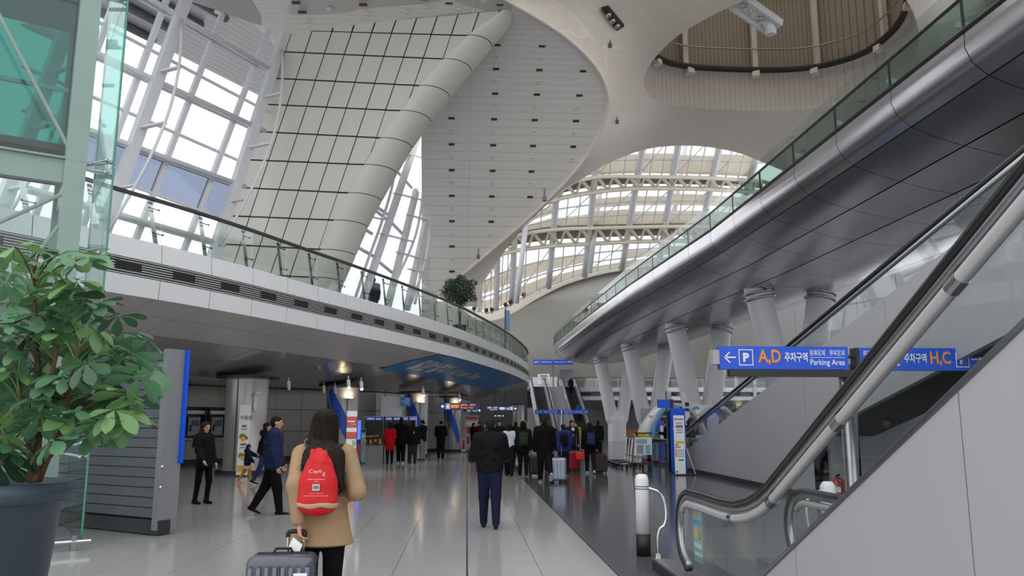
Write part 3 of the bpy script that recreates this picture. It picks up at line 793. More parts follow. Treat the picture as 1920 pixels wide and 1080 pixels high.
def ribu(k, v): a, b = ribs[k]; return a + (b - a) * (v - 270) / 240
for k in range(len(ribs)):
    v0 = topf(ribu(k, 250)); v1 = lipf(ribu(k, 520)) + 4
    MB().tube([S3(ribu(k, v), v) for v in np.linspace(v0, v1, 8)], .38, 8).build('rib', M['paint'], sky, True)
def between(c0, c1, f): return lambda u: c0(u) + (c1(u) - c0(u)) * f
rowsC = [(lipf, t2b), (t2t, t1b), (t1t, topf)]
fracs = [[(0, .0), (.33, .08), (.66, .08), (1, 0)]] * 3
for ri, (ca, cb) in enumerate(rowsC):
    for f in (.0, .33, .66, 1.0):
        fn = between(ca, cb, f); MB().tube([S3(u, fn(u)) for u in us], .1, 6).build('purlin', M['paint'], sky, True)
    bl = [[(.06, .28), (.42, .72)], [(.02, .5), (.62, .9)], [(.12, .5), (.68, .9)]][ri]
    for k in range(len(ribs) - 1):
        qa = lambda f, e: (lambda vv_: S3(vv_[0], vv_[1]))((lambda u0: (u0, between(ca, cb, f)(u0)))(ribu(k + e, between(ca, cb, f)(ribu(k + e, 400)))))
        MB().prism([qa(0, 0), qa(0, 1), qa(1, 1), qa(1, 0)], (0, .03, .03)).build('roof_pane', M['gl_win'], sky)
        # glazing bars
        for e in (.33, .66):
            p0 = qa(0, 0) * (1 - e) + qa(0, 1) * e; p1 = qa(1, 0) * (1 - e) + qa(1, 1) * e
            MB().bar(p0, p1, .12, .12).build('glazing_bar', M['paint'], sky)
        MB().bar(qa(0, 0), qa(1, 1), .09, .09).build('glazing_bar', M['paint'], sky)
        for (f0, f1) in bl:
            if (k + ri) % 5 == 4 and f0 > .3: continue
            f1b = f1 + random.uniform(-.05, .04)
            MB().prism([qa(f0, 0) + np.array((0, .9, 0)), qa(f0, 1) + np.array((0, .9, 0)), qa(f1b, 1) + np.array((0, .9, 0)), qa(f1b, 0) + np.array((0, .9, 0))], (0, .05, .03)).build('blind', M['blind'], sky)
for p, q in (((1288, 262), (1251, 470)), ((1133, 300), (1105, 512)), ((989, 400), (968, 568))):
    a, b = ony(*p, 84), ony(*q, 88); MB().tube([a, b], .3, 10).build('slender_mast', M['paint'], sky, True)
# hill-shaped wall below the skylight
rows = []; uh = list(range(820, 1441, 20))
for k in range(11):
    f = k / 10; rows.append([ony(u, lipf(max(u, 862)) + (712 - lipf(max(u, 862))) * f + 3, 97 - 4 * f - 2 * math.sin(f * math.pi)) for u in uh])
o = MB().grid(rows).build('wall_hill', M['hill'], smooth=True, fix=False); tag(o, 'grey curved hill-shaped wall at the far end of the hall', kind='structure')
lp = [ony(u, lipf(u), 96.2) for u in range(862, 1430, 12)]; wd = [interp(u, [(862, .9), (960, 1.5), (1060, .7), (1430, .35)]) for u in range(862, 1430, 12)]
MB().grid([[p + np.array((0, 1.5, .2)) for p in lp], lp, [p + np.array((0, -.6, -.35 * w)) for p, w in zip(lp, wd)], [p + np.array((0, -.3, -1.0 * w)) for p, w in zip(lp, wd)]]).build('coping', M['shell'], o, True, fix=False)
for i, u in enumerate((889, 912, 922, 948, 957, 982, 1011, 1020, 1044, 1052, 1081, 1090, 1144, 1155, 1176, 1185, 1208)):
    p = ony(u, lipf(u) - 4, 95.8); b = MB().ball(p, .28, 8, 5).bar(p, p - np.array((0, 0, .5)), .08, .08); b.build('flood_lamp', M['charcoal'], o, True)

# ================================================================== STEEL TUBE BRIDGE
def tsh(y): return interp(y, [(0, 0), (30, 0), (42.7, -.65), (56, -1.0), (71, -1.2), (95, -1.2)])
TPROF = [(-5.0, 9.07), (-5.02, 8.75), (-4.9, 8.45), (-4.6, 8.19), (-4.1, 7.98), (-3.4, 7.77), (-2.7, 7.6), (-2.0, 7.47), (-1, 7.34), (0, 7.3), (1, 7.34), (2.0, 7.47), (2.7, 7.6), (3.4, 7.77), (4.1, 7.98), (4.6, 8.19), (4.9, 8.45), (5.02, 8.75), (5, 9.07)]
TROW = [(0, 3), (3, 5), (5, 7), (7, 11), (11, 13), (13, 15), (15, 18)]
Y1, YE = 74.0, 88.0
def tk_(y): return 1.0 if y <= Y1 else math.sqrt(max(.0, 1 - ((y - Y1) / (YE - Y1 + .05)) ** 2))
def tp(i, y, off=0.0):
    f = i - int(i); a = TPROF[int(i)]; b = TPROF[min(int(i) + 1, 18)]
    dx, z = a[0] + (b[0] - a[0]) * f, a[1] + (b[1] - a[1]) * f; k = tk_(y)
    cxz = np.array((dx, (z - 9.07) * 1.6)); n = cxz / (np.linalg.norm(cxz) + 1e-9)
    return np.array((14.5 + tsh(y) + (dx + n[0] * off) * k, y, 9.07 + (z - 9.07 + n[1] * off) * (.25 + .75 * k)))
tube = thing('steel_tube_bridge', (14.5, 45, 7.3), 'long stainless steel clad tube bridge with glazed parapet on white columns', 'bridge', kind='structure')
PL = 2.7; ty = [3.0 + PL * i for i in range(int((Y1 - 3) / PL) + 1)] + [76, 78.7, 81.2, 83.4, 85.3, 86.8, 87.7, YE]
for j in range(len(ty) - 1):
    for (a, b) in TROW:
        rows = []; gp = .012
        ia = np.linspace(a, b, (b - a) * 2 + 1); ia[0] += .03; ia[-1] -= .03
        for y in (ty[j] + gp, (ty[j] + ty[j + 1]) / 2, ty[j + 1] - gp): rows.append([tp(i, y) for i in ia])
        MB().grid(rows).build('cladding_panel', M['tube'], tube, True, fix=False)
bk = MB().grid([[tp(i, y, -.04) for i in range(19)] for y in ty]); bk.build('tube_backing', M['dark'], tube, fix=False)
MB().grid([[(14.5 + tsh(y) + e * 4.9 * tk_(y), y, 9.0) for e in (-1, 1)] for y in ty]).build('bridge_deck', M['kiosk'], tube, fix=False)
for e in (-1, 1):
    bp = [np.array((14.5 + tsh(y) + e * 5.0 * tk_(y), y, 9.1)) for y in ty]; mp = [p + np.array((0, 0, .66)) for p in bp]; up_ = [p + np.array((e * .02, 0, 1.0)) for p in bp]
    MB().tube(bp, .05, 6).build('glazing_bead', M['black'], tube); MB().tube(mp, .04, 6).build('glazing_bead', M['black'], tube)
    for j in range(len(ty) - 1):
        n = np.array((e * .012, 0, 0))
        MB().prism([bp[j], bp[j + 1], mp[j + 1], mp[j]], n).build('parapet_glass', M['gl_tube'], tube)
        MB().bar(bp[j], mp[j], .04, .05).build('parapet_post', M['black'], tube)
        if e < 0: MB().prism([mp[j] + np.array((0, .02, .03)), mp[j + 1] + np.array((0, -.02, .03)), up_[j + 1], up_[j]], n).build('upper_glass', M['gl_bal'], tube)
    ip = [np.array((14.5 + tsh(y) + e * 4.0 * tk_(y), y, 9.45)) for y in ty if y < 80]
    MB().tube(ip, .16, 8).build('inner_handrail', M['gl_edge'] if 0 else M['paint'], tube, True)
    for j in range(0, len(ip) - 1):
        MB().bar(ip[j] - np.array((0, 0, .4)), ip[j] + np.array((e * .5, .9, .25)), .2, .12).build('inner_brace', M['paint'], tube)
# V columns
for i, y in enumerate((72.0, 59.4, 46.8, 34.2)):
    xc = 14.45 + tsh(y) * .8; nm = ['farthest', 'third', 'second', 'nearest'][i]
    vc = thing('column_v', (xc, y, 0), f'white V-shaped column under the steel tube, {nm} in the row', 'column', 'V columns under the tube', 'structure')
    tops_ = {e: np.array((xc + e * 1.5, y, 7.75)) for e in (-1, 1)}; bots = {e: np.array((xc + e * .46, y, 2.0)) for e in (-1, 1)}
    sdf_obj('shaft', [rc((xc, y, -.4), (xc, y, 1.75), .84, .8)] + [rc(bots[e], tops_[e], .56, .58, k=.2) for e in (-1, 1)], .09, M['paint'], vc)
    for e in (-1, 1):
        a, b = bots[e], tops_[e]; d = (b - a) / np.linalg.norm(b - a); q = np.array((d[2], 0, -d[0])); w = np.array((0, 1, 0))
        for t in (5.15, 5.4):
            c = a + d * t; MB().tube([c + .64 * (q * math.cos(k) + w * math.sin(k)) for k in np.linspace(0, 2 * math.pi, 25)[:-1]], .06, 6, closed=True).build('steel_ring', M['steel'], vc, True)

# ================================================================== FAR END OF THE HALL
FY = 88.0
far = thing('mezzanine_far', (16, FY, 4), 'far mezzanine with white fascia, dark vents and glass railing', 'balcony', kind='structure')
X0, X1 = 11.9, 44
for k in range(int((X1 - X0) / 2.4)):
    x = X0 + 2.4 * k + 1.2
    MB().box((x, FY, 5.24), (2.37, .2, .48)).build('fascia_panel', M['white'], far); MB().box((x, FY, 4.28), (2.37, .2, .42)).build('fascia_panel', M['white'], far)
    MB().box((x, FY + .04, 4.74), (1.1, .16, .2)).build('vent_opening', M['dark'], far)
    MB().box((x, FY + .02, 6.0), (2.34, .02, 1.05)).build('glass_pane', M['gl_bal'], far); MB().box((x - 1.2, FY + .05, 6.0), (.05, .05, 1.05)).build('post', M['steel'], far)
MB().box(((X0 + X1) / 2, FY + .2, 4.75), (X1 - X0, .2, 1.3)).build('fascia_backing', M['kiosk'], far)
MB().box(((X0 + X1) / 2, FY, 6.55), (X1 - X0, .08, .06)).build('handrail', M['charcoal'], far)
MB().prism([(X0, FY + .1, 4.07), (X0, 95, 3.3), (X0, 95, 3.4), (X0, FY + .1, 4.17)], (X1 - X0, 0, 0)).build('soffit', M['soffit'], far)
MB().box(((X0 + X1) / 2, 94, 5.4), (X1 - X0, 12, .12)).build('deck', M['wallgrey'], far)
wb = thing('wall_far', (10, 99, 0), 'far end wall of pale panels behind the escalators', 'wall', kind='structure')
for k in range(22):
    x = 5.6 + 2.2 * k
    MB().box((x, 97.5, 1.7), (2.17, .2, 3.4)).build('wall_panel', M['wallgrey'], wb); MB().box((x, 97.5, 7.4), (2.17, .2, 4.0)).build('wall_panel', M['wallgrey'], wb)
MB().box((28, 97.8, 5), (48, .2, 11)).build('panel_backing', M['charcoal'], wb)
MB().box((-15, 84, 2.9), (42.6, .3, 5.9)).build('passage_shade_slab', M['charcoal'], wb)  # flat slab: charcoal colour stands in for the passage's shade, closes a sky gap
for x in (17.2, 24.2, 31):
    o = MB().lathe([(.95, 0), (.95, .1), (.8, .12), (.8, 3.4)], (x, 92, 0), 24).build('column_far', M['colm'], None, True); tag(o, f'round grey column under the far mezzanine, {dict([(17.2, "beside the escalators"), (24.2, "behind the middle V columns"), (31, "farthest right")])[x]}', 'column', 'far round columns', 'structure')
# upper landing wall, door and poster
la = thing('landing_wall', (10, 92, 5.5), 'white wall with a framed notice behind the top of the escalators', 'wall', kind='structure')
MB().box((8.9, 93, 7.0), (3.2, .2, 3.2)).build('wall_panel', M['white'], la); MB().box((14, 93.2, 7.6), (7, .2, 2.2)).build('wall_panel', M['white'], la)
MB().box((8.9, 92.85, 6.7), (1.4, .05, 1.3)).build('notice', M['ink'], la)
nf = Flat().rect(-.45, .25, .45, .32).rect(-.4, .1, .4, .17).poly([(-.4, -.1), (0, -.3), (.4, -.1), (.3, -.1), (0, -.22), (-.3, -.1)]); nf.build('notice_print', M['charcoal'], frame_fn((8.9, 92.8, 6.75), (1, 0, 0), (0, 0, 1)), la)
MB().box((11.6, 92.8, 6.6), (1.5, .15, 2.2)).build('lift_door', M['steel'], la); MB().box((9.6, 91, 5.42), (5.4, 6.2, .12)).build('deck', M['wallgrey'], la)

M['bal'] = mat('balustrade_metal', '#d3d3da', .3, .4)
def far_escalator(name, xa, xb, label):
    e = thing(name, ((xa + xb) / 2, 76, 0), label, 'escalator'); yb, yt, zt = 76.2, 87.6, 5.5
    zz = lambda y: max(0, min(zt, (y - yb) / (yt - yb) * zt))
    for x in (xa, xb):
        pp = [(x, 74.4, .5), (x, 74.6, .92), (x, yb - .3, .97), (x, yb + .6, 1.3), (x, yt - .3, zt + .85), (x, yt + .6, zt + .98), (x, 90, zt + .98)]
        MB().tube(pp, .06, 6).build('handrail', M['black'], e)
        MB().prism([(x - .09, 74.4, 0), (x - .09, yb, .15), (x - .09, yt, zt + .15), (x - .09, 90, zt + .15), (x - .09, 90, zt + .88), (x - .09, yt + .4, zt + .88), (x - .09, yb, .85), (x - .09, 74.6, .85)], (.18, 0, 0)).build('balustrade', M['bal'], e)
        MB().prism([(x - .12, yb, -.0), (x - .12, yt, zt), (x - .12, yt, zt - .8), (x - .12, yb + 1.5, 0)], (.24, 0, 0)).build('skirt', M['wallgrey'], e)
    n = 27
    for k in range(n):
        y = yb + (yt - yb) * (k + .5) / n; z = zt * (k + 1) / n; MB().box(((xa + xb) / 2, y, z - .13), (xb - xa - .3, (yt - yb) / n * 1.02, .26)).build('step', M['charcoal'], e)
    return e
far_escalator('escalator', 7.05, 8.5, 'far steel escalator on the mezzanine tip side of the grey stair')
far_escalator('escalator', 10.45, 11.9, 'far steel escalator with a man standing near its top')
st = thing('staircase', (9.45, 76, 0), 'grey straight stair between the two far escalators', 'stairs')
for k in range(30):
    y = 76.4 + 11.3 * (k + .5) / 30; z = 5.5 * (k + 1) / 30; MB().box((9.47, y, z - .1), (1.66, .4, .2)).build('step', M['wallgrey'], st)
MB().prism([(8.64, 76.4, 0), (8.64, 87.6, 5.3), (8.64, 87.6, 4.6), (8.64, 78, 0)], (1.66, 0, 0)).build('stringer', M['kiosk'], st)
for x in (8.72, 10.2):
    MB().tube([(x, 75.6, .0), (x, 75.6, .9), (x, 76.4, 1.0), (x, 87.5, 6.4), (x, 88.5, 6.4)], .04, 6).build('handrail', M['chrome'], st)

# right-hand enclosing wall with windows
wr = thing('wall_right', (31, 45, 0), 'far side wall with tall windows beyond the tube', 'wall', kind='structure')
for k in range(16):
    y = 4 + 6 * k; MB().box((31, y, 1.6), (.3, 5.9, 3.2)).build('wall_panel', M['wallgrey'], wr); MB().box((31, y, 11.5), (.3, 5.9, 7)).build('wall_panel', M['wallgrey'], wr)
    MB().bar((31, y - 3, 3), (31, y - 3, 8.5), .3, .3).build('mullion', M['paint'], wr); MB().box((31, y, 5.6), (.1, 5.7, .12)).build('transom', M['paint'], wr)
    MB().box((31.05, y, 5.6), (.03, 5.8, 5)).build('pane', M['gl_win'], wr)

# ================================================================== NEAR ESCALATOR
EX = 2.3
M['tubegrey'] = mat('light_tube_grey', '#bdbcbe', .3, .2)
def esc_side(e, x, out, full=True):
    zs = lambda y: .12 + .495 * max(0, 7.1 - y)
    hp = [(8.45, .16), (8.68, .28), (8.78, .5), (8.74, .72), (8.58, .88), (8.35, .95), (7.8, .955), (7.2, .955), (6.85, .97), (6.55, 1.02), (6.3, 1.09), (6.1, 1.17), (4, 2.21), (2, 3.2), (-.6, 4.49)]
    P = [np.array((x, y, z)) for y, z in hp[:6]]; P = smooth_path(P, 4) + [np.array((x, y, z)) for y, z in hp[6:]]
    hr = MB().sweep(P, [(0, 0)]) if 0 else None
    def offs(P, d):
        out_ = []
        for i in range(len(P)):
            t = P[min(i + 1, len(P) - 1)] - P[max(i - 1, 0)]; t /= np.linalg.norm(t); n = np.array((0, -t[2], t[1]))
            out_.append(P[i] + n * d)
        return out_
    def ribbon(P, w, h):
        b = MB(); rows = []
        for i in range(len(P)):
            t = P[min(i + 1, len(P) - 1)] - P[max(i - 1, 0)]; t /= np.linalg.norm(t); n = np.array((0, -t[2], t[1])); s = np.array((1, 0, 0))
            rows.append([P[i] + s * w * c * .5 + n * h * d * .5 for c, d in ((-1, -.5), (-.7, -1), (.7, -1), (1, -.5), (1, .6), (.6, 1), (-.6, 1), (-1, .6))])
        b.grid(rows, closed=True); b.f += [tuple(range(8)), tuple((len(P) - 1) * 8 + k for k in range(7, -1, -1))]
        return b
    ribbon(P, .085, .05).build('handrail', M['rubber'], e, True)
    ribbon(offs(P, .045), .06, .05).build('handrail_profile', M['brushed'], e, True)
    Q = offs(P, .125)[14:]; tb = MB().tube([p + np.array((out * .015, 0, 0)) for p in Q], [.026, .028, .03, .032] + [.038] * (len(Q) - 4), 12).build('light_tube', M['tubegrey'], e, True)
    for yb in (6.95, 6.02, 4.85, 3.55):
        i = min(range(len(Q)), key=lambda k: abs(Q[k][1] - yb)); 
        zc = float(np.interp(yb, [q[1] for q in Q[::-1]], [q[2] for q in Q[::-1]])); c = np.array((x + out * .015, yb, zc)); d = np.array((0, -.9, .44)) if yb < 6.3 else np.array((0, -1, .1))
        MB().tube([c - d * .05, c + d * .05], .042, 12).build('tube_joint', M['brushed'], tb)
    ycut = [8.62, 7.75, 7.2, 6.25, 5.0, 3.2, 1.4, -.4]; hz = lambda y: float(np.interp(y, [p[0] for p in hp[5:]][::-1], [p[1] for p in hp[5:]][::-1])) - .1 if y < 8.3 else .72
    for a, b in zip(ycut[:-1], ycut[1:]):
        ys_ = np.linspace(a - .008, b + .008, 5); MB().prism([(x - .006, y, zs(y)) for y in ys_] + [(x - .006, y, hz(y)) for y in ys_[::-1]], (.012, 0, 0)).build('glass_panel', M['gl'], e)
    sp = [np.array((x, y, zs(y) + .0)) for y in (9.1, 7.3, 7.1, 6.9, -.6)]; ribbon([q - np.array((0, 0, .045)) for q in sp], .08, .045).build('deck_trim', M['brushed'], e)
    if full:
        for a, b in ((7.0, 5.6), (5.59, 3.6), (3.59, 1.6), (1.59, -.6)):
            MB().prism([(x + out * .03, a, 0), (x + out * .03, b, 0), (x + out * .03, b, zs(b) - .065), (x + out * .03, a, zs(a) - .065)], (-out * .03, 0, 0)).build('side_panel', M['wallgrey'], e)
    MB().box((x, 8.3, .055), (.3, 2.2, .11)).build('base_plinth', M['brushed'], e)
    MB().box((x + out * .16, 8.3, .05), (.02, 2.2, .1)).build('plinth_edge', M['charcoal'], e)
es_ = thing('escalator', (EX + .55, 7, 0), 'near escalator with glass balustrade and black handrail, rising past the camera', 'escalator')
esc_side(es_, EX, -1); esc_side(es_, EX + 1.2, 1, False)
for k in range(16):
    y = 6.9 - .4 * k; MB().box((EX + .6, y, .198 * k + .02 - .1), (1.0, .41, .22)).build('step', M['charcoal'], es_)
MB().box((EX + .6, 8.6, .01), (1.0, 2.6, .03)).build('landing_plate', M['brushed'], es_)
for k in range(18): pass
# ================================================================== RAMP WALKWAY
AX = 7.6
wk = thing('moving_walkway', (AX, 24, 0), 'long grey-sided moving walkway ramp with glass balustrade', 'walkway')
zw = lambda y: .97 + .23 * (26.7 - y); zh = lambda y: 1.51 + .226 * (27.2 - y)
wall_ys = [28.6, 25.0, 21.4, 17.7]
for a, b in zip(wall_ys[:-1], wall_ys[1:]):
    MB().prism([(AX, a - .01, .1), (AX, b + .01, .1), (AX, b + .01, zw(b)), (AX, a - .01, zw(a))], (.12, 0, 0)).build('side_panel', M['wallgrey'], wk)
for a, b in ((17.69, 14), (13.99, 10), (9.99, 6), (5.99, 2)):
    MB().prism([(AX, a, zw(a) - 1.75), (AX, b, zw(b) - 1.75), (AX, b, zw(b)), (AX, a, zw(a))], (.12, 0, 0)).build('side_panel', M['wallgrey'], wk)
MB().box((AX - .02, 23.1, .06), (.1, 10.9, .12)).build('kick_plate', M['charcoal'], wk)
for x in (AX + .06, AX + 1.6):
    hp = [(x, 34.6, .3), (x, 34.95, .55), (x, 34.8, .85), (x, 34.4, .97), (x, 30.2, .97), (x, 29.2, 1.05), (x, 28.2, 1.29), (x, 24, zh(24)), (x, 2, zh(2))]
    MB().tube(smooth_path(hp[:4], 4) + [np.array(p) for p in hp[4:]], .055, 8).build('handrail', M['rubber'], wk, True)
    MB().tube([np.array(p) - np.array((0, 0, .09)) for p in hp[3:]], .045, 8).build('handrail_profile', M['steel'], wk, True)
    ys_ = [34.7, 32.5, 30.2, 28.0, 25.6, 23.2, 20.8, 18.4, 16, 13.6, 11.2, 8.8, 6.4, 4]
    for a, b in zip(ys_[:-1], ys_[1:]):
        f0 = lambda y: max(.12, zw(y) - .02) if y < 28.7 else .12
        f1 = lambda y: .9 if y > 29.3 else zh(y) - .06
        MB().prism([(x, a - .01, f0(a)), (x, b + .01, f0(b)), (x, b + .01, f1(b)), (x, a - .01, f1(a))], (.012, 0, 0)).build('glass_panel', M['gl'], wk)
    if x < AX + 1:
        MB().prism([(x - .06, 34.9, 0), (x - .06, 28.6, 0), (x - .06, 28.6, .42), (x - .06, 30.5, .14), (x - .06, 34.9, .14)], (.14, 0, 0)).build('skirt', M['steel'], wk)
MB().prism([(AX + .12, 34, .02), (AX + .12, 29.5, .03), (AX + .12, 2, zw(2) - .35), (AX + .12, 2, zw(2) - 1.7), (AX + .12, 17.7, zw(17.7) - 1.7), (AX + .12, 25, .02)], (1.4, 0, 0)).build('belt', M['charcoal'], wk)
MB().prism([(AX + 1.6, 28.6, 0), (AX + 1.6, 17.7, 0), (AX + 1.6, 17.7, 2.9), (AX + 1.6, 2, zw(2) - 1.75), (AX + 1.6, 2, zw(2)), (AX + 1.6, 28.6, zw(28.6))], (.12, 0, 0)).build('side_panel', M['wallgrey'], wk)
# recess behind the ramp
rw = thing('wall_recess', (11, 14, 0), 'grey service wall in the recess under the ramp', 'wall', kind='structure')
for k in range(7):
    y = 4.6 + 2.2 * k; MB().box((11.0, y, 1.6), (.2, 2.17, 3.2)).build('wall_panel', M['wallgrey'], rw)
MB().box((10.86, 15.6, 1.25), (.1, 1.1, 2.3)).build('dark_doorway', M['dark'], rw); MB().box((10.9, 17.3, 1.1), (.12, .95, 2.15)).build('service_door', M['white'], rw)
MB().box((10.83, 15.2, 1.25), (.02, .05, .05)).build('alarm_light', mat('alarm_red', '#ff2010', .4, emit=3), rw)
MB().box((9.6, 17.75, 1.3), (3.0, .14, 2.6)).build('end_wall', M['wallgrey'], rw)
ex = thing('exit_sign', (9.9, 12.2, 2.35), 'small green exit sign hanging in the recess under the ramp', 'sign')
MB().box((9.9, 12.2, 2.4), (.36, .06, .2)).build('box', mat('exit_green', '#3fae84', .4, emit=.6), ex); MB().tube([(9.9, 12.2, 2.5), (9.9, 12.2, 3.05)], .015, 6).build('rod', M['charcoal'], ex)
for i, u in enumerate((1570, 1589)):
    p = ony(u, 926, 17.3); p[2] = 0
    x = thing('fire_extinguisher', p, f'red fire extinguisher by the service wall, {["first", "second"][i]} of the pair behind the glass', 'fire extinguisher', 'extinguishers')
    MB().lathe([(.08, .0), (.085, .02), (.085, .34), (.06, .42), (.025, .45), (.025, .49)], p, 14).build('cylinder_body', M['redp'], x, True)
    MB().bar(p + np.array((0, 0, .5)), p + np.array((.02, -.12, .54)), .03, .03).build('lever', M['black'], x); MB().tube([p + np.array((.03, 0, .48)), p + np.array((.12, 0, .42)), p + np.array((.11, 0, .15))], .012, 6).build('hose', M['black'], x)
    MB().box(p + np.array((0, -.08, .22)), (.09, .02, .12)).build('label_plate', M['ink'], x)

# ================================================================== GLASS LIFT SHAFT
A_ = np.array((-5.07, 11.23, 0)); dA = np.array((-.86, -.51, 0)); dB = np.array((-.51, .86, 0)); Zv = np.array((0, 0, 1.0))
M['gl_side'] = glass('side_teal_glass', (.24, .6, .55), .1)
lift = thing('lift_shaft', A_, 'green-tinted glass lift shaft with steel frame behind the plant', 'lift shaft', kind='structure')
hts = [0.08, 2.6, 5.25, 7.9, 10.6, 13]
for k in range(5):
    z0, z1 = hts[k] + .012, hts[k + 1] - .012
    for i in range(2):
        p = A_ + dA * (1.9 * i + .006); q = A_ + dA * (1.9 * (i + 1) - .006); MB().prism([p + Zv * z0, q + Zv * z0, q + Zv * z1, p + Zv * z1], dB * .02).build('glass_pane', M['gl_green'], lift)
    p = A_ + dB * .02; q = A_ + dB * 2.4; MB().prism([p + Zv * z0, q + Zv * z0, q + Zv * z1, p + Zv * z1], dA * .02).build('glass_pane', M['gl_side'] if k > 1 else M['gl_green'], lift)
    MB().bar(A_ + Zv * z0 - dB * .004, A_ + Zv * z1 - dB * .004, .022, .022).build('glass_edge', M['gl_edge'], lift)
    MB().bar(A_ + dB * 2.4 + Zv * z0, A_ + dB * 2.4 + Zv * z1, .02, .02).build('glass_edge', M['gl_edge'], lift)
cpos = A_ + dA * .46 + dB * .32
ang = math.atan2(dA[1], dA[0])
MB().box(cpos + Zv * 6.5, (.27, .27, 13), ang).build('steel_column', M['steelgreen'], lift)
MB().box(cpos + dB * 2.1 + Zv * 6.5, (.22, .22, 13), ang).build('steel_column', M['steelgreen'], lift)
for z in (5.15, 9.6): 
    MB().bar(cpos + Zv * z, cpos + dA * 3.4 + Zv * z, .12, .34).build('steel_beam', M['steelgreen'], lift); MB().bar(cpos + Zv * z, cpos + dB * 2.1 + Zv * z, .12, .3).build('steel_beam', M['steelgreen'], lift)
    MB().bar(cpos + Zv * (z + .18), cpos + dA * 3.4 + Zv * (z + .18), .26, .03).build('beam_flange', M['steelgreen'], lift)
for (t0, z0), (t1, z1) in (((0, 5.3), (2.0, 8.8)), ((0, 4.9), (2.2, 3.3)), ((0, 4.6), (.9, 2.9)), ((0, 8.0), (2.6, 9.5)), ((0, 9.8), (2.2, 13))):
    MB().tube([cpos + dA * t0 - dB * .1 + Zv * z0, cpos + dA * t1 - dB * .1 + Zv * z1], .028, 8).build('tie_rod', M['steelgreen'], lift)
for (t0, z0), (t1, z1) in (((0, 7.7), (2.0, 5.5)), ((2, 7.7), (0, 5.5))):
    MB().tube([cpos + dB * t0 + Zv * z0, cpos + dB * t1 + Zv * z1], .025, 8).build('tie_rod', M['steelgreen'], lift)
for z in (1.28, 3.9, 5.25, 7.9, 10.6):
    sp = MB(); c = cpos + Zv * z - dB * .02
    for dz in (-.09, .09):
        e = A_ + dA * .1 + dB * .03 + Zv * (z + dz); sp.bar(c, e, .02, .03); sp.ball(e, .035, 8, 5); f = A_ + dB * .1 + dA * .02 + Zv * (z + dz); sp.bar(c, f, .02, .03); sp.ball(f, .035, 8, 5)
    sp.build('spider_fitting', M['steel'], lift, True)
    MB().tube([cpos + Zv * z, A_ + dA * 3.6 + dB * .3 + Zv * z], .018, 6).build('glazing_rod', M['steelgreen'], lift)
MB().tube([A_ + dA * -.1 - dB * .12 + Zv * .12, A_ + dA * 3.4 - dB * .12 + Zv * .12], .022, 8).build('guard_bar', M['chrome'], lift)
for t in (.1, 1.9): MB().box(A_ + dA * t - dB * .06 + Zv * .1, (.06, .16, .2), ang).build('glass_shoe', M['brushed'], lift)
car = thing('lift_car', cpos + dA * 1.5 + dB * 1.2 + Zv * 5.5, 'teal glass lift car hanging high in the shaft', 'lift car')
cc = cpos + dA * 1.5 + dB * 1.15
for sgn, d, o_, L_ in ((-1, dA, dB, 2.9), (1, dA, dB, 2.9)):
    MB().box(cc + o_ * sgn * .95 + Zv * 6.9, (2.9, .03, 2.6), ang).build('car_glass', M['gl_teal'], car)
for sgn in (-1, 1): MB().box(cc + dA * sgn * 1.45 + Zv * 6.9, (.03, 1.9, 2.6), ang).build('car_glass', M['gl_teal'], car)
for z in (5.55, 8.25): MB().box(cc + Zv * z, (3.0, 2.0, .1), ang).build('car_frame', M['steelgreen'] if z > 8 else M['charcoal'], car)
MB().box(cc + Zv * 6.45 - dB * .9, (2.9, .05, .06), ang).build('car_rail', M['chrome'], car)
MB().box(cc + dA * .6 + dB * .5 + Zv * 6.7, (.9, .6, 2.0), ang).build('car_panel', mat('car_teal', '#16645c', .4), car)
# lower frame inside the shaft
for z in (1.0, 1.45): MB().bar(cpos + dB * 1.0 + Zv * z, cpos + dB * 1.0 + dA * 3.0 + Zv * z, .08, .08).build('door_rail', M['steelgreen'], lift)
MB().box(cpos + dB * 1.1 + dA * 1.5 + Zv * .5, (3, .06, 1.0), ang).build('plinth_panel', M['steelgreen'], lift)

# ================================================================== GREY KIOSK WALL
K0 = np.array((-4.50, 12.52, 0)); dk = np.array((-.84, .545, 0)); nk = np.array((-.545, -.84, 0)); ka = math.atan2(dk[1], dk[0])
ks = thing('kiosk_partition', K0, 'grey plank-clad kiosk partition with a bright blue edge', 'partition', kind='structure')
n = 17; ph = 2.5 / n
for k in range(n): MB().box(K0 + dk * 1.9 + nk * .0 + Zv * (.24 + ph * (k + .5)), (3.6, .12, ph - .012), ka).build('plank', M['kiosk'], ks)
MB().box(K0 + dk * 1.9 - nk * .1 + Zv * 1.45, (3.6, .14, 2.55), ka).build('core', M['charcoal'], ks)
MB().box(K0 + dk * 1.85 + Zv * .12, (3.8, .2, .2), ka).build('plinth', M['charcoal'], ks)
MB().box(K0 + dk * .03 - nk * .05 + Zv * 1.42, (.12, .34, 2.68), ka).build('end_panel', mat('kiosk_light', '#85878b', .45, .2), ks)
MB().box(K0 - dk * .05 - nk * .2 + Zv * 1.9, (.05, .06, 1.72), ka).build('blue_edge', M['blue'], ks)
MB().box(K0 + dk * .28 + nk * .07 + Zv * 1.62, (.08, .02, .08), ka).build('switch_plate', M['charcoal'], ks)
for z in (.7, 1.0): MB().ball(K0 - dk * .04 + nk * .1 + Zv * z, .025, 8, 5).build('lock', M['chrome'], ks)
dash = MB()
for k in range(70): dash.box(K0 + dk * .11 + nk * .07 + Zv * (.14 + .0365 * k), (.012, .006, .018), ka)
dash.build('stitched_seam', M['ink'], ks, kind='stuff')

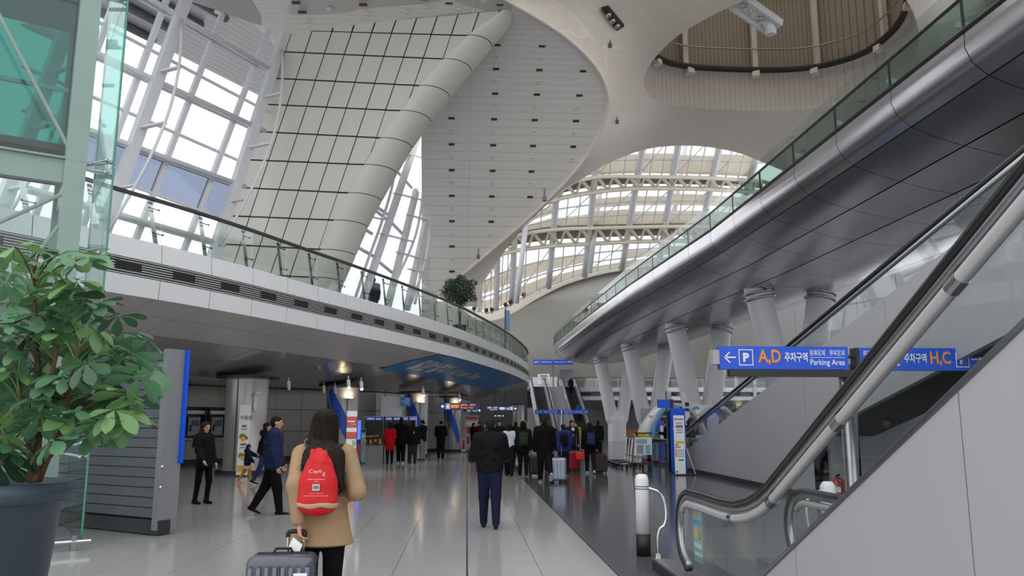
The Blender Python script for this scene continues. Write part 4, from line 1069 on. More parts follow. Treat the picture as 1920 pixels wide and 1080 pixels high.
# ================================================================== UNDER THE MEZZANINE
WPTS = [(-21, 21), (-13.1, 30.52), (-11.19, 33.03), (-7.5, 36.95), (-4.55, 40.18), (-2.22, 45.7), (-.5, 51), (.2, 56)]
ub = thing('wall_back', (-8, 36, 0), 'beige panel wall under the mezzanine behind the pay phones', 'wall', kind='structure')
for (a, b) in zip(WPTS[:-1], WPTS[1:]):
    a = np.array((*a, 0.)); b = np.array((*b, 0.)); L = np.linalg.norm(b - a); d = (b - a) / L; n = max(1, round(L / 1.45)); an = math.atan2(d[1], d[0])
    for k in range(n):
        c = a + d * L * (k + .5) / n
        for z0, z1 in ((.18, 1.25), (1.26, 2.2), (2.21, 3.12)): MB().box(c + Zv * (z0 + z1) / 2, (L / n - .015, .1, z1 - z0 - .012), an).build('wall_panel', M['wallbeige'], ub)
    nn = np.array((-d[1], d[0], 0)); MB().box((a + b) / 2 + nn * .1 + Zv * 1.57, (L, .12, 3.14), an).build('panel_backing', M['dark'], ub); MB().box((a + b) / 2 - nn * .02 + Zv * .09, (L, .12, .18), an).build('skirting', M['black'], ub)
def wallhit(u):
    d = ray(u, 800)[:2]
    for (a, b) in zip(WPTS[:-1], WPTS[1:]):
        a = np.array(a); b = np.array(b); e = b - a; den = d[0] * e[1] - d[1] * e[0]
        if abs(den) < 1e-9: continue
        t = (a[0] * e[1] - a[1] * e[0]) / den; s = (a[0] * d[1] - a[1] * d[0]) / den
        if t > 0 and -1e-6 <= s <= 1: return np.array((*(d * t), 0.)), e / np.linalg.norm(e)
    return None
# columns with sconces and blue graphics
def spot(p, target, power, colr, size, parent, blend=.5, r=.05):
    l = bpy.data.lights.new('lamp_light', 'SPOT'); l.energy = power; l.color = colr; l.spot_size = size; l.spot_blend = blend; l.shadow_soft_size = r
    o = bpy.data.objects.new('lamp_light', l); col.objects.link(o); o.location = [float(c) for c in p]
    dd = Vector([float(c) for c in np.array(target) - np.array(p)]); o.rotation_euler = dd.to_track_quat('-Z', 'Y').to_euler()
    return o
colspec = [(460, 27.1, .68, 0, 'beside the fruit banner'), (641, 33.5, .66, 1, 'nearest the ticket machines'), (781, 40.0, .56, 1, 'behind the ticket queue'), (848, 47.0, .52, 1, 'by the red poster'), (972, 66, .5, 0, 'in the dark passage')]
for u, y, r, blue, wh in colspec:
    p = ony(u, 800, y); p[2] = 0
    c = thing('column_round', p, f'round grey clad column under the mezzanine, {wh}', 'column', 'round columns under the mezzanine', 'structure')
    MB().lathe([(r * 1.25, 0), (r * 1.25, .08), (r * 1.05, .1), (r * .95, .14), (r, 3.0), (r * 1.04, 3.13)], p, 32).build('shaft', M['colm'], c, True)
    MB().lathe([(r * 1.28, 0), (r * 1.28, .1), (r * 1.2, .12)], p, 32).build('base_ring', M['charcoal'], c)
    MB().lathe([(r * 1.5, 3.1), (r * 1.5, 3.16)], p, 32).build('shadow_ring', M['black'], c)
    vd = np.array((p[0], p[1], 0)); vd /= -np.linalg.norm(vd); va = math.atan2(vd[1], vd[0])
    th = va - .45; q = p + np.array((math.cos(th), math.sin(th), 0)) * r * 1.0; MB().bar(q + Zv * .15, q + Zv * 3.08, .025, .025).build('joint', M['black'], c)
    th = va + .35; dn = np.array((math.cos(th), math.sin(th), 0)); q = p + dn * (r + .02)
    sc = MB().box(q + Zv * 2.3 + dn * .05, (.1, .1, .55), th).box(q + Zv * 2.58 + dn * .16, (.34, .2, .05), th).build('sconce', M['white'], c)
    if blue:
        MB().box(q + Zv * 2.62 + dn * .16, (.26, .14, .02), th).build('sconce_lamp', M['lampwarm'], c)
        lo = spot(q + dn * .2 + Zv * 2.66, p + Zv * 3.3 + dn * .1, 16, (1, .8, .55), 2.3, c)
        lo.parent = c; lo.matrix_parent_inverse = pw(c).inverted()
        # diagonal blue swoosh wrapped round the shaft
        rows = []
        for k in range(14):
            f = k / 13; z = 2.85 - 2.4 * f; t0 = va - 1.0 + 1.75 * f ** 1.3; t1 = t0 + .25 + .3 * math.sin(f * math.pi)
            rows.append([p + np.array((math.cos(t) * (r + .015), math.sin(t) * (r + .015), z + .25 * e)) for e, t in zip(np.linspace(0, 1, 6), np.linspace(t0, t1, 6))])
        MB().grid(rows).build('blue_graphic', M['blue'] if blue else 0, c, True, fix=False)
        rows = []
        for k in range(8):
            f = k / 7; z = 2.5 - 1.2 * f; t0 = va - 1.15 + .9 * f
            rows.append([p + np.array((math.cos(t) * (r + .016), math.sin(t) * (r + .016), z)) for t in np.linspace(t0, t0 + .1, 3)])
        MB().grid(rows).build('blue_graphic', M['navy'], c, True, fix=False)
# ceiling spotlights
for i, (u, v) in enumerate([(455, 716), (541, 718), (607, 726), (628, 727), (653, 715), (677, 718), (793, 732), (807, 748), (820, 748), (861, 742)]):
    lit = i in (4, 5, 6, 9); p = onz(u, v, 2.98); wh = ['above the first round column', 'left of the woman with the red bag', 'first of the dim pair above the woman', 'second of the dim pair above the woman', 'glowing, first above the ticket machines', 'glowing, second above the ticket machines', 'glowing, above the blue sign', 'dim, first by the train sign', 'dim, second by the train sign', 'glowing, over the train sign'][i]
    t = thing('ceiling_spotlight', p, f'small white ceiling spotlight, {wh}', 'spotlight', 'ceiling spotlights under the mezzanine')
    MB().tube([p + np.array((0, 0, .05)), p + np.array((.03, -.03, -.2))], .06, 10).build('housing', M['white'], t); MB().tube([p + np.array((0, 0, .18)), p], .015, 6).build('stem', M['white'], t)
    MB().ball(p + np.array((.033, -.033, -.21)), .05, 10, 6).build('lens', M['lens'] if lit else M['white'], t, True)
    if lit:
        lo = spot(p + np.array((.04, -.04, -.28)), p + np.array((.2, -.4, -3)), 60, (1, .88, .75), 1.6, t); lo.parent = t; lo.matrix_parent_inverse = pw(t).inverted()
# pay phones
for i, u in enumerate((356, 399)):
    w, d = wallhit(u); n = np.array((d[1], -d[0], 0)); d3 = np.array((*d, 0)); an = math.atan2(d[1], d[0]); w = w + n * .1
    t = thing('pay_phone', w, ['grey pay phone in a dark wall booth nearer the kiosk', 'grey pay phone in a dark wall booth behind the woman in black'][i], 'pay phone', 'pay phones')
    MB().box(w + n * .03 + Zv * 1.62, (.86, .06, 1.3), an).build('booth_back', M['charcoal'], t)
    for e in (-1, 1): MB().box(w + d3 * .42 * e + n * .18 + Zv * 1.7, (.05, .34, 1.1), an).build('booth_side', M['charcoal'], t)
    MB().box(w + n * .22 + Zv * 2.05, (.9, .1, .14), an).build('header', M['ink'], t)
    ph = MB().box(w + n * .14 + Zv * 1.5, (.5, .18, .72), an).build('phone_body', M['wallgrey'], t); MB().box(w + n * .24 + d3 * .04 + Zv * 1.62, (.3, .02, .24), an).build('screen', mat('phone_screen', '#3a4a66', .2), ph)
    MB().tube([w + n * .27 - d3 * .17 + Zv * 1.3, w + n * .3 - d3 * .18 + Zv * 1.42, w + n * .27 - d3 * .17 + Zv * 1.54], .03, 8).build('handset', M['black'], ph)
    MB().box(w + n * .16 + Zv * 1.0, (.95, .36, .04), an).build('shelf', M['white'], t)
# printed stands --------------------------------------------------------
def board(name, u, v, hpx, wpx, label, yaw, base, items, cat='banner', feet=True, tilt=0, dep=None):
    p = G(u, v) if dep is None else ony(u, 800, dep) * np.array((1, 1, 0)); dist = np.linalg.norm(p); h = hpx / F * dist; w = wpx / F * dist / max(.3, math.cos(yaw))
    t = thing(name, p, label, cat); c, s = math.cos(yaw), math.sin(yaw); xd = np.array((c, s, 0)); nd = np.array((s, -c, 0))
    MB().box(p + Zv * (h / 2 + .03), (w, .03, h), yaw).build('panel', base, t)
    for i, (m, x0, y0, x1, y1) in enumerate(items):
        Flat().rect(x0 * w - w / 2, y0 * h, x1 * w - w / 2, y1 * h).build('print', m, frame_fn(p + nd * (.017 + .002 * (i % 3)) + Zv * .03, xd, Zv), t)
    if feet: MB().box(p + Zv * .02, (w * .9, .4, .04), yaw).build('foot', M['charcoal'], t)
    return t, p, w, h, xd, nd
coral = mat('coral_print', '#d9604a', .5); fruit = mat('fruit_green', '#7d8f2e', .5); pink = mat('print_pink', '#b03a4a', .5); yel = mat('print_yellow', '#e8b84a', .5); tealp = mat('print_teal', '#8fc0bf', .5); grayp = mat('print_grey', '#9aa0a8', .5)
t, p, w, h, xd, nd = board('banner_stand', 453, 893, 121, 19, 'tall white banner with fruit pictures leaning on the round column', .12, M['ink'], [(pink, .3, .68, .7, .71), (pink, .25, .42, .75, .45), (grayp, .25, .64, .75, .66), (grayp, .2, .38, .8, .40), (yel, .05, .05, .95, .14)], feet=True)
Flat().text('여름愛', -.09 * w * 5, .80 * h, .06 * h).build('lettering', M['charcoal'], frame_fn(p + nd * .03 + xd * .02, xd, Zv), t)
for zc in (.56, .29):
    for k, (m, dx, dz, r) in enumerate(((fruit, -.1, 0, .3), (pink, .18, -.02, .2), (yel, -.02, -.035, .24))):
        Flat().poly([(dx * w + r * w * math.cos(a), (zc + dz) * h + r * w * math.sin(a) * .9) for a in np.linspace(0, 2 * math.pi, 13)[:-1]]).build('fruit_print', m, frame_fn(p + nd * (.024 + .003 * k) + Zv * .0, xd, Zv), t)
t, p, w, h, xd, nd = board('banner_stand', 656, 905, 125, 18, 'coral and white printed banner behind the woman with the red bag', .1, M['ink'], [(coral, 0, .76, 1, .92), (coral, 0, .60, 1, .70), (tealp, .6, .5, .95, .58), (coral, 0, .16, 1, .45), (yel, .1, .34, .9, .41), (M['ink'], .1, .84, .8, .86), (M['ink'], .1, .8, .9, .815)])
board('information_screen', 671, 872, 80, 7, 'tall glowing blue screen beside the ticket machines', .3, M['navy'], [(mat('screen_blue', '#4a6cff', .4, emit=1.2), .1, .55, .9, .98), (pink, .1, .1, .9, .45)], 'screen')
board('notice_board', 680, 869, 61, 8, 'pale teal timetable board beside the ticket machines', 0, tealp, [(M['navy'], .05, .88, .95, .98), (M['ink'], .1, .75, .9, .8), (grayp, .1, .3, .9, .6)], 'notice board')
# ticket machines
ms = [(683, 720, 'wide ticket machine with orange-lit controls'), (721.5, 735.5, 'narrow ticket machine in front of the person in red'), (736.5, 751, 'narrow ticket machine behind the tall man in black'), (752, 765.5, 'narrow ticket machine behind the yellow-striped backpack'), (766.5, 780, 'last narrow ticket machine in the row, by the silver case')]
for i, (u0, u1, lab) in enumerate(ms):
    a = ony(u0, 800, 34.0) * np.array((1, 1, 0)); b = ony(u1, 800, 34.0) * np.array((1, 1, 0)); c = (a + b) / 2; wdt = np.linalg.norm(b - a) - .01
    t = thing('ticket_machine', c, lab, 'ticket machine', 'ticket machines'); yy = np.array((0, 1, 0))
    MB().box(c + yy * .3 + Zv * .95, (wdt, .6, 1.9), 0).build('cabinet', M['wallgrey'], t)
    MB().box(c - yy * .02 + Zv * 1.22, (wdt * .96, .06, 1.0)).build('control_face', M['black'], t)
    hd = MB().box(c - yy * .03 + Zv * 1.8, (wdt * .94, .06, .13)).build('header', mat('header_blue', '#2a3a9a', .4, emit=.25), t)
    Flat().text('승차권' if i else '교통카드  Ticket', -wdt * .36, -.035, .07, wdt * .72).build('lettering', M['lit_white'], frame_fn(c - yy * .065 + Zv * 1.8, (1, 0, 0), (0, 0, 1)), hd)
    if i == 0:
        for x, z, w_, h_ in ((-.18, 1.08, .3, .05), (.08, 1.1, .26, .04), (-.12, .86, .1, .16), (.08, .9, .1, .12), (.28, .86, .1, .24), (-.3, .88, .04, .12), (-.1, .74, .5, .012)):
            MB().box(c - yy * .055 + np.array((x * wdt / .82, 0, z)), (w_ * wdt / .82, .02, h_)).build('control', M['orange'], t)
# hanging white screen board and blue direction plate
wbs = thing('display_board', ony(735, 745, 36), 'blank white display board hanging above the ticket machines', 'board')
pc = [ony(u, v, 36) for u, v in ((714, 780), (754, 782), (754, 745), (715, 742))]; MB().prism(pc, (0, .1, 0)).build('panel', M['ink'], wbs); MB().box(ony(735, 786, 36), (.2, .1, .16)).build('bracket', M['charcoal'], wbs)
for u in (722, 748): MB().bar(ony(u, 744, 36), ony(u, 744, 36) * np.array((1, 1, 0)) + Zv * 3.1, .03, .03).build('hanger', M['charcoal'], wbs)
bps = thing('direction_plate', ony(760, 753, 35.6), 'square light blue direction plate with an arrow by the white display board', 'sign')
pc = [ony(u, v, 35.6) for u, v in ((751, 761), (770, 762), (770, 745), (751, 744))]; MB().prism(pc, (0, .08, 0)).build('panel', mat('plate_blue', '#2a8ed6', .4), bps)
sc_ = np.linalg.norm(pc[1] - pc[0]); Flat().arrow(.22 * sc_, .45 * sc_, .3 * sc_, 'u').rect(.4 * sc_, .62 * sc_, .85 * sc_, .7 * sc_).rect(.4 * sc_, .42 * sc_, .85 * sc_, .5 * sc_).rect(.4 * sc_, .22 * sc_, .8 * sc_, .3 * sc_).build('print', M['ink'], frame_fn(pc[0] - np.array((0, .01, 0)), (1, 0, 0), (0, 0, 1)), bps)
MB().bar(ony(760, 745, 35.6), ony(760, 745, 35.6) * np.array((1, 1, 0)) + Zv * 3.12, .03, .03).build('hanger', M['charcoal'], bps)

# ================================================================== SIGNS
def sign(name, u0, v0, u1, v1, y, label, base, prints, hang=None, pole=None, thick=.12, cat='sign', z_hang=3.12):
    a = ony(u0, v1, y); b = ony(u1, v1, y); tl = ony(u0, v0, y); w = b[0] - a[0]; h = tl[2] - a[2]; k = w / (u1 - u0)
    t = thing(name, a, label, cat)
    MB().box(((a[0] + b[0]) / 2, y + thick / 2, a[2] + h / 2), (w, thick, h)).build('panel', base, t)
    for m, fl_ in prints: fl_.build('lettering', m, lambda x, yy: np.array((a[0] + x * k, y - .008, a[2] + yy * k * h / (k * (v1 - v0)))), t)
    if hang:
        for f in hang: MB().bar((a[0] + w * f, y + thick / 2, a[2] + h), (a[0] + w * f, y + thick / 2, z_hang), .03, .03).build('hanger', M['charcoal'], t)
    return t, a, w, h
def pbox(f, x, y, s):
    f.ring(x, y, x + s, y + s * 1.12, s * .06); f.text('P', x + s * .3, y + s * .25, s * .62, s * .42, .05); return f
f1 = Flat().arrow(18.5, 22, 23, 'l', .11); pbox(f1, 35, 7, 27); f1.text('주차구역', 121, 14, 18, 43, .02).text('駐車区域', 169, 26, 11, 29).text('停车区域', 206, 26, 11, 29).rect(169, 22, 235, 22.8).text('Parking Area', 169, 5, 14, 65, .01)
g1 = Flat().text('A,D', 71, 8, 29, 43, .025)
s1, a1, w1, h1 = sign('parking_sign', 1350.5, 649, 1592, 692, 12.0, 'blue parking sign with arrow pointing to areas A and D', M['blue'], [(M['ink'], f1), (M['orange'], g1)], thick=.14)
f2 = Flat().text('停车区域', 8, 26, 11, 28).text('駐車区域', 46, 26, 11, 28).rect(8, 22, 76, 22.8).text('Parking Area', 8, 5, 14, 67, .01).text('주차구역', 84, 14, 18, 42, .02).arrow(221, 21, 22, 'r', .11); pbox(f2, 181, 6, 25)
g2 = Flat().text('H,C', 133, 8, 28, 39, .025)
s2, a2, w2_, h2 = sign('parking_sign', 1612, 652, 1846, 694, 12.0, 'blue parking sign for areas H and C seen through the escalator glass', M['blue'], [(M['ink'], f2), (M['orange'], g2)], thick=.14)
MB().box((a1[0] - .06, 12.07, a1[2] + h1 * .52), (.1, .18, h1 * .62)).build('end_box', M['wallgrey'], s1)
MB().box((a2[0] - .03, 12.07, a2[2] + h2 / 2), (.05, .2, h2 * .98)).build('end_cap', M['charcoal'], s2)
MB().box((a1[0] + w1 * .55, 12.07, a1[2] - .06), (w1 * .95, .14, .1)).build('cable_tray', M['charcoal'], s1)
spole = thing('sign_pole', (5.97, 12.12, 0), 'round grey steel pole carrying the two blue parking signs', 'pole')
MB().lathe([(.2, 0), (.2, .02), (.125, .03), (.125, a1[2] + .1)], (5.97, 12.3, 0), 20).build('shaft', M['steel'], spole, True)
MB().tube([(5.8, 12.14, a1[2] + h1 * .6), (6.15, 12.14, a1[2] + h1 * .6)], .03, 8).build('bracket', M['steel'], spole); MB().box((5.97, 12.3, a1[2] + .02), (.3, .26, .12)).build('clamp', M['brushed'], spole)
# train signs under the mezzanine
f = Flat().arrow(7, 10, 8, 'l', .2).ring(13, 4, 21, 16, .8).rect(15.5, 6, 18.5, 13)
go = Flat().text('일반열차', 23, 5, 10, 15, .03).text('普通列車', 40, 10, 5, 13).text('一般列车', 56, 10, 5, 12).text('All stop Train', 40, 3, 5.5, 24)
sign('train_sign', 823, 755.5, 898, 768.5, 36, 'navy train sign with orange lettering under the mezzanine', M['navy'], [(M['lit_white'], Flat().arrow(7, 6.5, 7, 'l', .2).ring(13, 2, 20.5, 11.5, .7).rect(15.2, 4, 18.2, 9)), (M['lit_orange'], Flat().text('일반열차', 22.5, 3.2, 7, 15.5, .03).text('普通列車', 40, 7.2, 4, 13).text('一般列车', 56, 7.2, 4, 12).text('All stop Train', 40, 1.6, 4.2, 24))], hang=(.2, .8))
sign('train_sign', 868, 767, 903, 772.5, 36.5, 'narrow navy sign with an up arrow below the orange train sign', M['navy'], [(M['lit_white'], Flat().arrow(31, 2.7, 4.5, 'u', .22).text('출입구', 8, 1, 3, 7).text('Tour 2F', 18, 1, 3, 9))], hang=(.95,))
sign('train_sign', 912, 761.5, 969, 770.5, 42, 'navy express train sign with white lettering and arrow', M['navy'], [(M['lit_white'], Flat().text('直通列車', 2, 4.6, 3.2, 8).text('直达列车', 13, 4.6, 3.2, 8).text('Express Train', 7, 1, 3, 13).text('직통열차', 24, 2.2, 5, 11, .03).text(',셔틀', 36, 2, 4.5, 7).ring(44, 2, 50, 8, .5).rect(46, 3.2, 48, 6.8).arrow(54, 4.6, 5, 'r', .2))], hang=(.2, .8), z_hang=4.2)
sign('gate_sign', 926, 778, 948, 782, 55, 'small dark lit sign glowing deep in the passage', M['black'], [(M['lit_white'], Flat().text('표 사는 곳', 1, 1, 2.6, 18, .03))], hang=(.1, .9), z_hang=3.9)
# signs by the far escalators
for nm, (u0, v0, u1, v1), y, lab in (('parking_sign', (1000, 674.5, 1036.5, 683.5), 89.5, 'small blue parking sign at the top of the far escalators, A and D half'), ('parking_sign', (1037.5, 674.5, 1074, 683.5), 89.5, 'small blue parking sign at the top of the far escalators, H and C half')):
    w_ = u1 - u0; lft = u0 < 1010
    sign(nm, u0, v0, u1, v1, y, lab, M['blue'], [(M['ink'], (Flat().arrow(3, 4.5, 4, 'l', .25).text('P', 6, 2.5, 4, 3).text('주차구역', 17, 2.5, 4, 8).text('Parking', 26, 2.5, 4, 9)) if lft else Flat().text('Parking', 2, 2.5, 4, 9).text('주차구역', 13, 2.5, 4, 8).text('P', 28, 2.5, 4, 3).arrow(33.5, 4.5, 4, 'r', .25)), (M['orange'], Flat().text('A,D' if lft else 'H,C', 10.5 if lft else 22, 2.2, 4.6, 5.5))], thick=.2)
pp = ony(1037, 700, 89.8); o = MB().box((pp[0], 89.8, 6.9), (.16, .16, 2.9)).build('sign_post', M['steel']); tag(o, 'slim steel post of the sign above the far escalators', 'pole')
sign('level_sign', 1003.5, 768, 1051, 776.5, 58, 'blue ground floor sign with an up arrow before the far escalators', M['blue'], [(M['ink'], Flat().arrow(4, 4.2, 5, 'u', .22).text('P', 9, 2, 4.6, 3.2).text('지상층', 16, 2, 4.6, 8).text('地上層 地上层', 26, 4.6, 3, 15).text('Ground Floor', 26, 1, 3, 16))], thick=.15)
sign('level_sign', 1055, 768, 1103, 776.5, 58, 'blue terminal sign with an arrow before the far escalators', M['blue'], [(M['ink'], Flat().text('旅客航站楼', 2, 4.6, 3, 16).text('Passenger Terminal', 2, 1, 3, 18).text('여객터미널', 22, 2, 4.6, 14).ring(37, 1.5, 42, 7, .4).arrow(45, 4.2, 4.5, 'u', .22))], thick=.15)
pp = ony(1053, 772, 58.1); o = MB().lathe([(.25, 0), (.25, .04), (.11, .06), (.11, pp[2] + .1)], (pp[0], 58.12, 0), 14).build('sign_post', M['steel'], None, True); tag(o, 'steel floor post of the blue sign before the far escalators', 'pole')

# ================================================================== RIGHT SIDE DETAILS
bp_ = G(1207, 1042); bo = thing('bollard', bp_, 'white bollard with a chrome loop rail beside the near escalator', 'bollard')
MB().lathe([(.085, .26), (.085, .93), (.07, .985), (.04, 1.0)], bp_, 24).build('post', M['white'], bo, True); MB().lathe([(.09, 0), (.09, .27)], bp_, 24).build('sleeve', M['black'], bo, True)
for z in (.82, .85): MB().tube([bp_ + np.array((.087 * math.cos(a), .087 * math.sin(a), z)) for a in np.linspace(0, 2 * math.pi, 17)[:-1]], .005, 5, closed=True).build('band', M['charcoal'], bo)
MB().tube(smooth_path([bp_ + np.array(q) for q in ((.06, 0, .83), (.2, -.02, .78), (.27, -.03, .68), (.29, -.04, .5), (.26, -.05, .38), (.2, -.06, .33), (.17, -.06, .22), (.17, -.06, 0))], 5), .019, 10).build('loop_rail', M['chrome'], bo, True)
MB().lathe([(.045, 0), (.045, .03), (.02, .04)], bp_ + np.array((.17, -.06, 0)), 12).build('floor_flange', M['chrome'], bo)
# second bollard and instruction plates seen through the escalator glass
b2 = np.array((4.02, 8.9, 0)); bo2 = thing('bollard', b2, 'white bollard with chrome rail seen through the escalator glass', 'bollard')
MB().lathe([(.085, .26), (.085, .95), (.05, 1.0)], b2, 24).build('post', M['white'], bo2, True); MB().lathe([(.09, 0), (.09, .27)], b2, 24).build('sleeve', M['black'], bo2, True)
MB().tube(smooth_path([b2 + np.array(q) for q in ((-.06, 0, .9), (-.2, 0, .86), (-.26, 0, .7), (-.24, 0, .4), (-.22, 0, 0))], 4), .018, 8).build('loop_rail', M['chrome'], bo2, True)
st_ = thing('safety_sticker', (2.32, 8.2, .5), 'pale teal escalator safety notice stuck on the near glass', 'notice')
MB().prism([(2.312, 8.28, .28), (2.312, 7.98, .28), (2.312, 7.98, .78), (2.312, 8.28, .78)], (.003, 0, 0)).build('sheet', tealp, st_)
for y0, y1, z0, z1, m in ((8.24, 8.12, .72, .77, M['orange']), (8.27, 7.99, .63, .69, M['bannerblue']), (8.25, 8.14, .5, .6, yel), (8.1, 8.0, .5, .6, fruit), (8.25, 8.0, .42, .46, M['ink']), (8.25, 8.0, .34, .37, M['ink'])): MB().prism([(2.309, y0, z0), (2.309, y1, z0), (2.309, y1, z1), (2.309, y0, z1)], (.002, 0, 0)).build('print', m, st_)
for i, (y, z) in enumerate(((8.5, .03), (7.75, .03))):
    o = MB().lathe([(.22, 0), (.22, .006)], (2.85, y, z), 20, ry=.7).build('floor_sticker', mat('sticker_pale', '#cfd6e6', .4)); tag(o, f'oval floor sticker on the near escalator landing, {["farther", "closer"][i]} one', 'sticker')
# white a-frame poster, blue totem
t, p, w, h, xd, nd = board('poster_stand', 1276, 891, 104, 19, 'leaning white poster stand full of small print by the ramp wall', 0, M['ink'], [(grayp, .05, .92, .95, .95)] + [(grayp, .2, .86 - .04 * k, .85, .88 - .04 * k) for k in range(5)] + [(pink, .15, .8, .9, .82), (mat('print_yg', '#c9d22a', .5), .15, .52, .95, .56), (coral, .05, .49, .35, .51), (coral, .05, .45, .6, .47)] + [(coral, .05, .40 - .035 * k, .22, .425 - .035 * k) for k in range(4)] + [(grayp, .3, .40 - .035 * k, .9, .415 - .035 * k) for k in range(4)] + [(M['charcoal'], .35, .23, .85, .25), (fruit, .05, .02, .25, .06)], 'poster')
MB().tube([p + xd * w * .5 + Zv * h, p + xd * w * .5 + Zv * h * .5 + np.array((.05, .1, 0)), p + xd * (w * .5 + .32) + Zv * .03], .012, 6).build('stay', M['white'], t); MB().box(p + xd * w * .4 + Zv * .02 + np.array((.1, .15, 0)), (w * 1.8, .5, .03)).build('floor_plate', M['black'], t)
t, p, w, h, xd, nd = board('information_totem', 1272, 873, 113, 26, 'tall blue totem with an aircraft symbol behind the poster stand', 0, M['blue'], [(M['ink'], .15, .86, .45, .865), (M['ink'], .15, .6, .45, .605), (fruit, .15, .45, .55, .5), (fruit, .15, .3, .55, .34)], 'totem', dep=26.6)
Flat().poly([(-.02, 0), (.02, 0), (.03, .25), (0, .34), (-.03, .25)]).poly([(-.1, .06), (.1, .06), (.02, .16), (-.02, .16)]).build('aircraft_print', M['ink'], frame_fn(p + nd * .03 + Zv * h * .66 - xd * w * .22, xd, Zv), t)
MB().box(p + np.array((0, .12, h / 2)), (w * .9, .2, h)).build('body', M['blue'], t)
# luggage trolleys
def trolley(p, yaw, label, ad=True, s=1.0):
    t = thing('luggage_trolley', p, label, 'trolley', 'luggage trolleys'); T = TR(p, yaw, s)
    X = lambda q: (T[:3, :3] @ np.array(q, float)) + T[:3, 3]
    for e in (-1, 1):
        MB().tube([X(q) for q in ((e * .26, .42, .12), (e * .26, -.3, .16), (e * .27, -.4, .95), (e * .25, -.48, 1.02))], .018, 6).build('side_frame', M['chrome'], t, True)
        for yy in (.38, -.3):
            MB().tube([X((e * .24 - .02, yy, .06)), X((e * .24 + .02, yy, .06))], .06 * s, 10).build('wheel', M['black'], t)
    MB().tube([X((-.26, -.48, 1.02)), X((.26, -.48, 1.02))], .022, 8).build('push_bar', M['black'], t)
    for yy in (-.2, .0, .2, .4): MB().bar(X((-.26, yy, .16)), X((.26, yy, .16)), .04, .02).build('deck_bar', M['charcoal'], t)
    MB().bar(X((-.26, -.32, .35)), X((.26, -.32, .35)), .02, .04).build('back_bar', M['chrome'], t)
    if ad:
        MB().prism([X((-.25, -.43, .42)), X((.25, -.43, .42)), X((.25, -.48, .9)), X((-.25, -.48, .9))], X((0, .02, 0)) - X((0, 0, 0))).build('advert_board', M['ink'], t)
        nn_ = X((0, -.006, 0)) - X((0, 0, 0))
        for x0, x1, z0, z1, m in ((-.22, .1, .74, .86, tealp), (-.2, .0, .46, .7, grayp), (.06, .2, .46, .7, tealp)): MB().prism([X((x0, -.432 - .05 * (z0 - .42) / .48, z0)) + nn_, X((x1, -.432 - .05 * (z0 - .42) / .48, z0)) + nn_, X((x1, -.432 - .05 * (z1 - .42) / .48, z1)) + nn_, X((x0, -.432 - .05 * (z1 - .42) / .48, z1)) + nn_], nn_).build('advert_print', m, t)
trolley(G(1198, 880), .1, 'luggage trolley with a printed advert board by the person in yellow', True, 1.25)
for i in range(4): trolley(G(1180 - 1.5 * i, 876 - 1.2 * i) + np.array((-.02 * i, .35 * i, 0)), math.pi / 2 + .2, f'luggage trolley nested in the row beside the advert trolley, {["first", "second", "third", "last"][i]} in the row', False, 1.05)
trolley(G(548, 884), math.pi / 2, 'luggage trolley standing half hidden behind the woman with the red bag', False, 1.1)
# orange benches
for i, u in enumerate((1184, 1199)):
    p = G(u, 831); t = thing('bench', p, f'orange wooden bench at the foot of the V columns, {["nearer the escalators", "nearer the kiosk"][i]}', 'bench', 'orange benches')
    MB().box(p + Zv * .42, (.62, .6, .12)).build('seat', M['wood'], t); MB().box(p + np.array((0, -.28, .72)), (.62, .1, .75)).build('backrest', M['wood'], t)
    for e in (-.24, .24): MB().box(p + np.array((e, 0, .2)), (.08, .5, .4)).build('leg', M['charcoal'], t)
# arched information booth
bp2 = ony(1262, 800, 41) * np.array((1, 1, 0)); boo = thing('information_booth', bp2, 'white arched information booth with blue trim and leaflets', 'booth')
def arch(xc, w, h, d, y, m, nm, th=.18):
    b = MB(); rows = []
    for a in np.linspace(0, math.pi, 21):
        ca, sa = math.cos(a), math.sin(a); rows.append([(xc + ca * w, y, sa * h), (xc + ca * w, y + d, sa * h), (xc + ca * (w - th), y + d, sa * (h - th)), (xc + ca * (w - th), y, sa * (h - th))])
    b.grid(rows, closed=True); return b.build(nm, m, boo, True)
arch(bp2[0] + .2, 1.75, 2.65, 2.2, bp2[1], M['white'], 'arch_shell'); arch(bp2[0] - .1, 1.2, 2.6, .2, bp2[1] - .15, mat('arch_blue', '#7fb6e8', .4), 'arch_trim', .25); arch(bp2[0] + 2.4, 1.5, 2.6, 2.2, bp2[1] + .3, M['white'], 'arch_shell')
MB().box(bp2 + np.array((.4, .5, .5)), (2.6, .5, 1.0)).build('counter', M['white'], boo); MB().box(bp2 + np.array((.6, 2.1, 1.2)), (3.6, .1, 2.4)).build('back_panel', M['wallgrey'], boo); MB().box(bp2 + np.array((.3, .4, 1.95)), (2.8, .25, .12)).build('light_strip', mat('warm_strip', '#e0c49a', .5), boo)
for i, (x, m, h_) in enumerate(((-.75, M['blue'], 1.75), (-.4, tealp, 1.65), (-.1, pink, 1.6))):
    MB().box(bp2 + np.array((x, -.5, h_ / 2)), (.3, .08, h_)).build('leaflet_rack', m, boo)
    MB().box(bp2 + np.array((x + .02, -.56, h_ * .6)), (.16, .03, h_ * .5)).build('leaflet', M['ink'], boo)
wsn = thing('booth_sign', ony(1290, 740, 40), 'white wedge-shaped sign with a blue arc above the booth', 'sign')
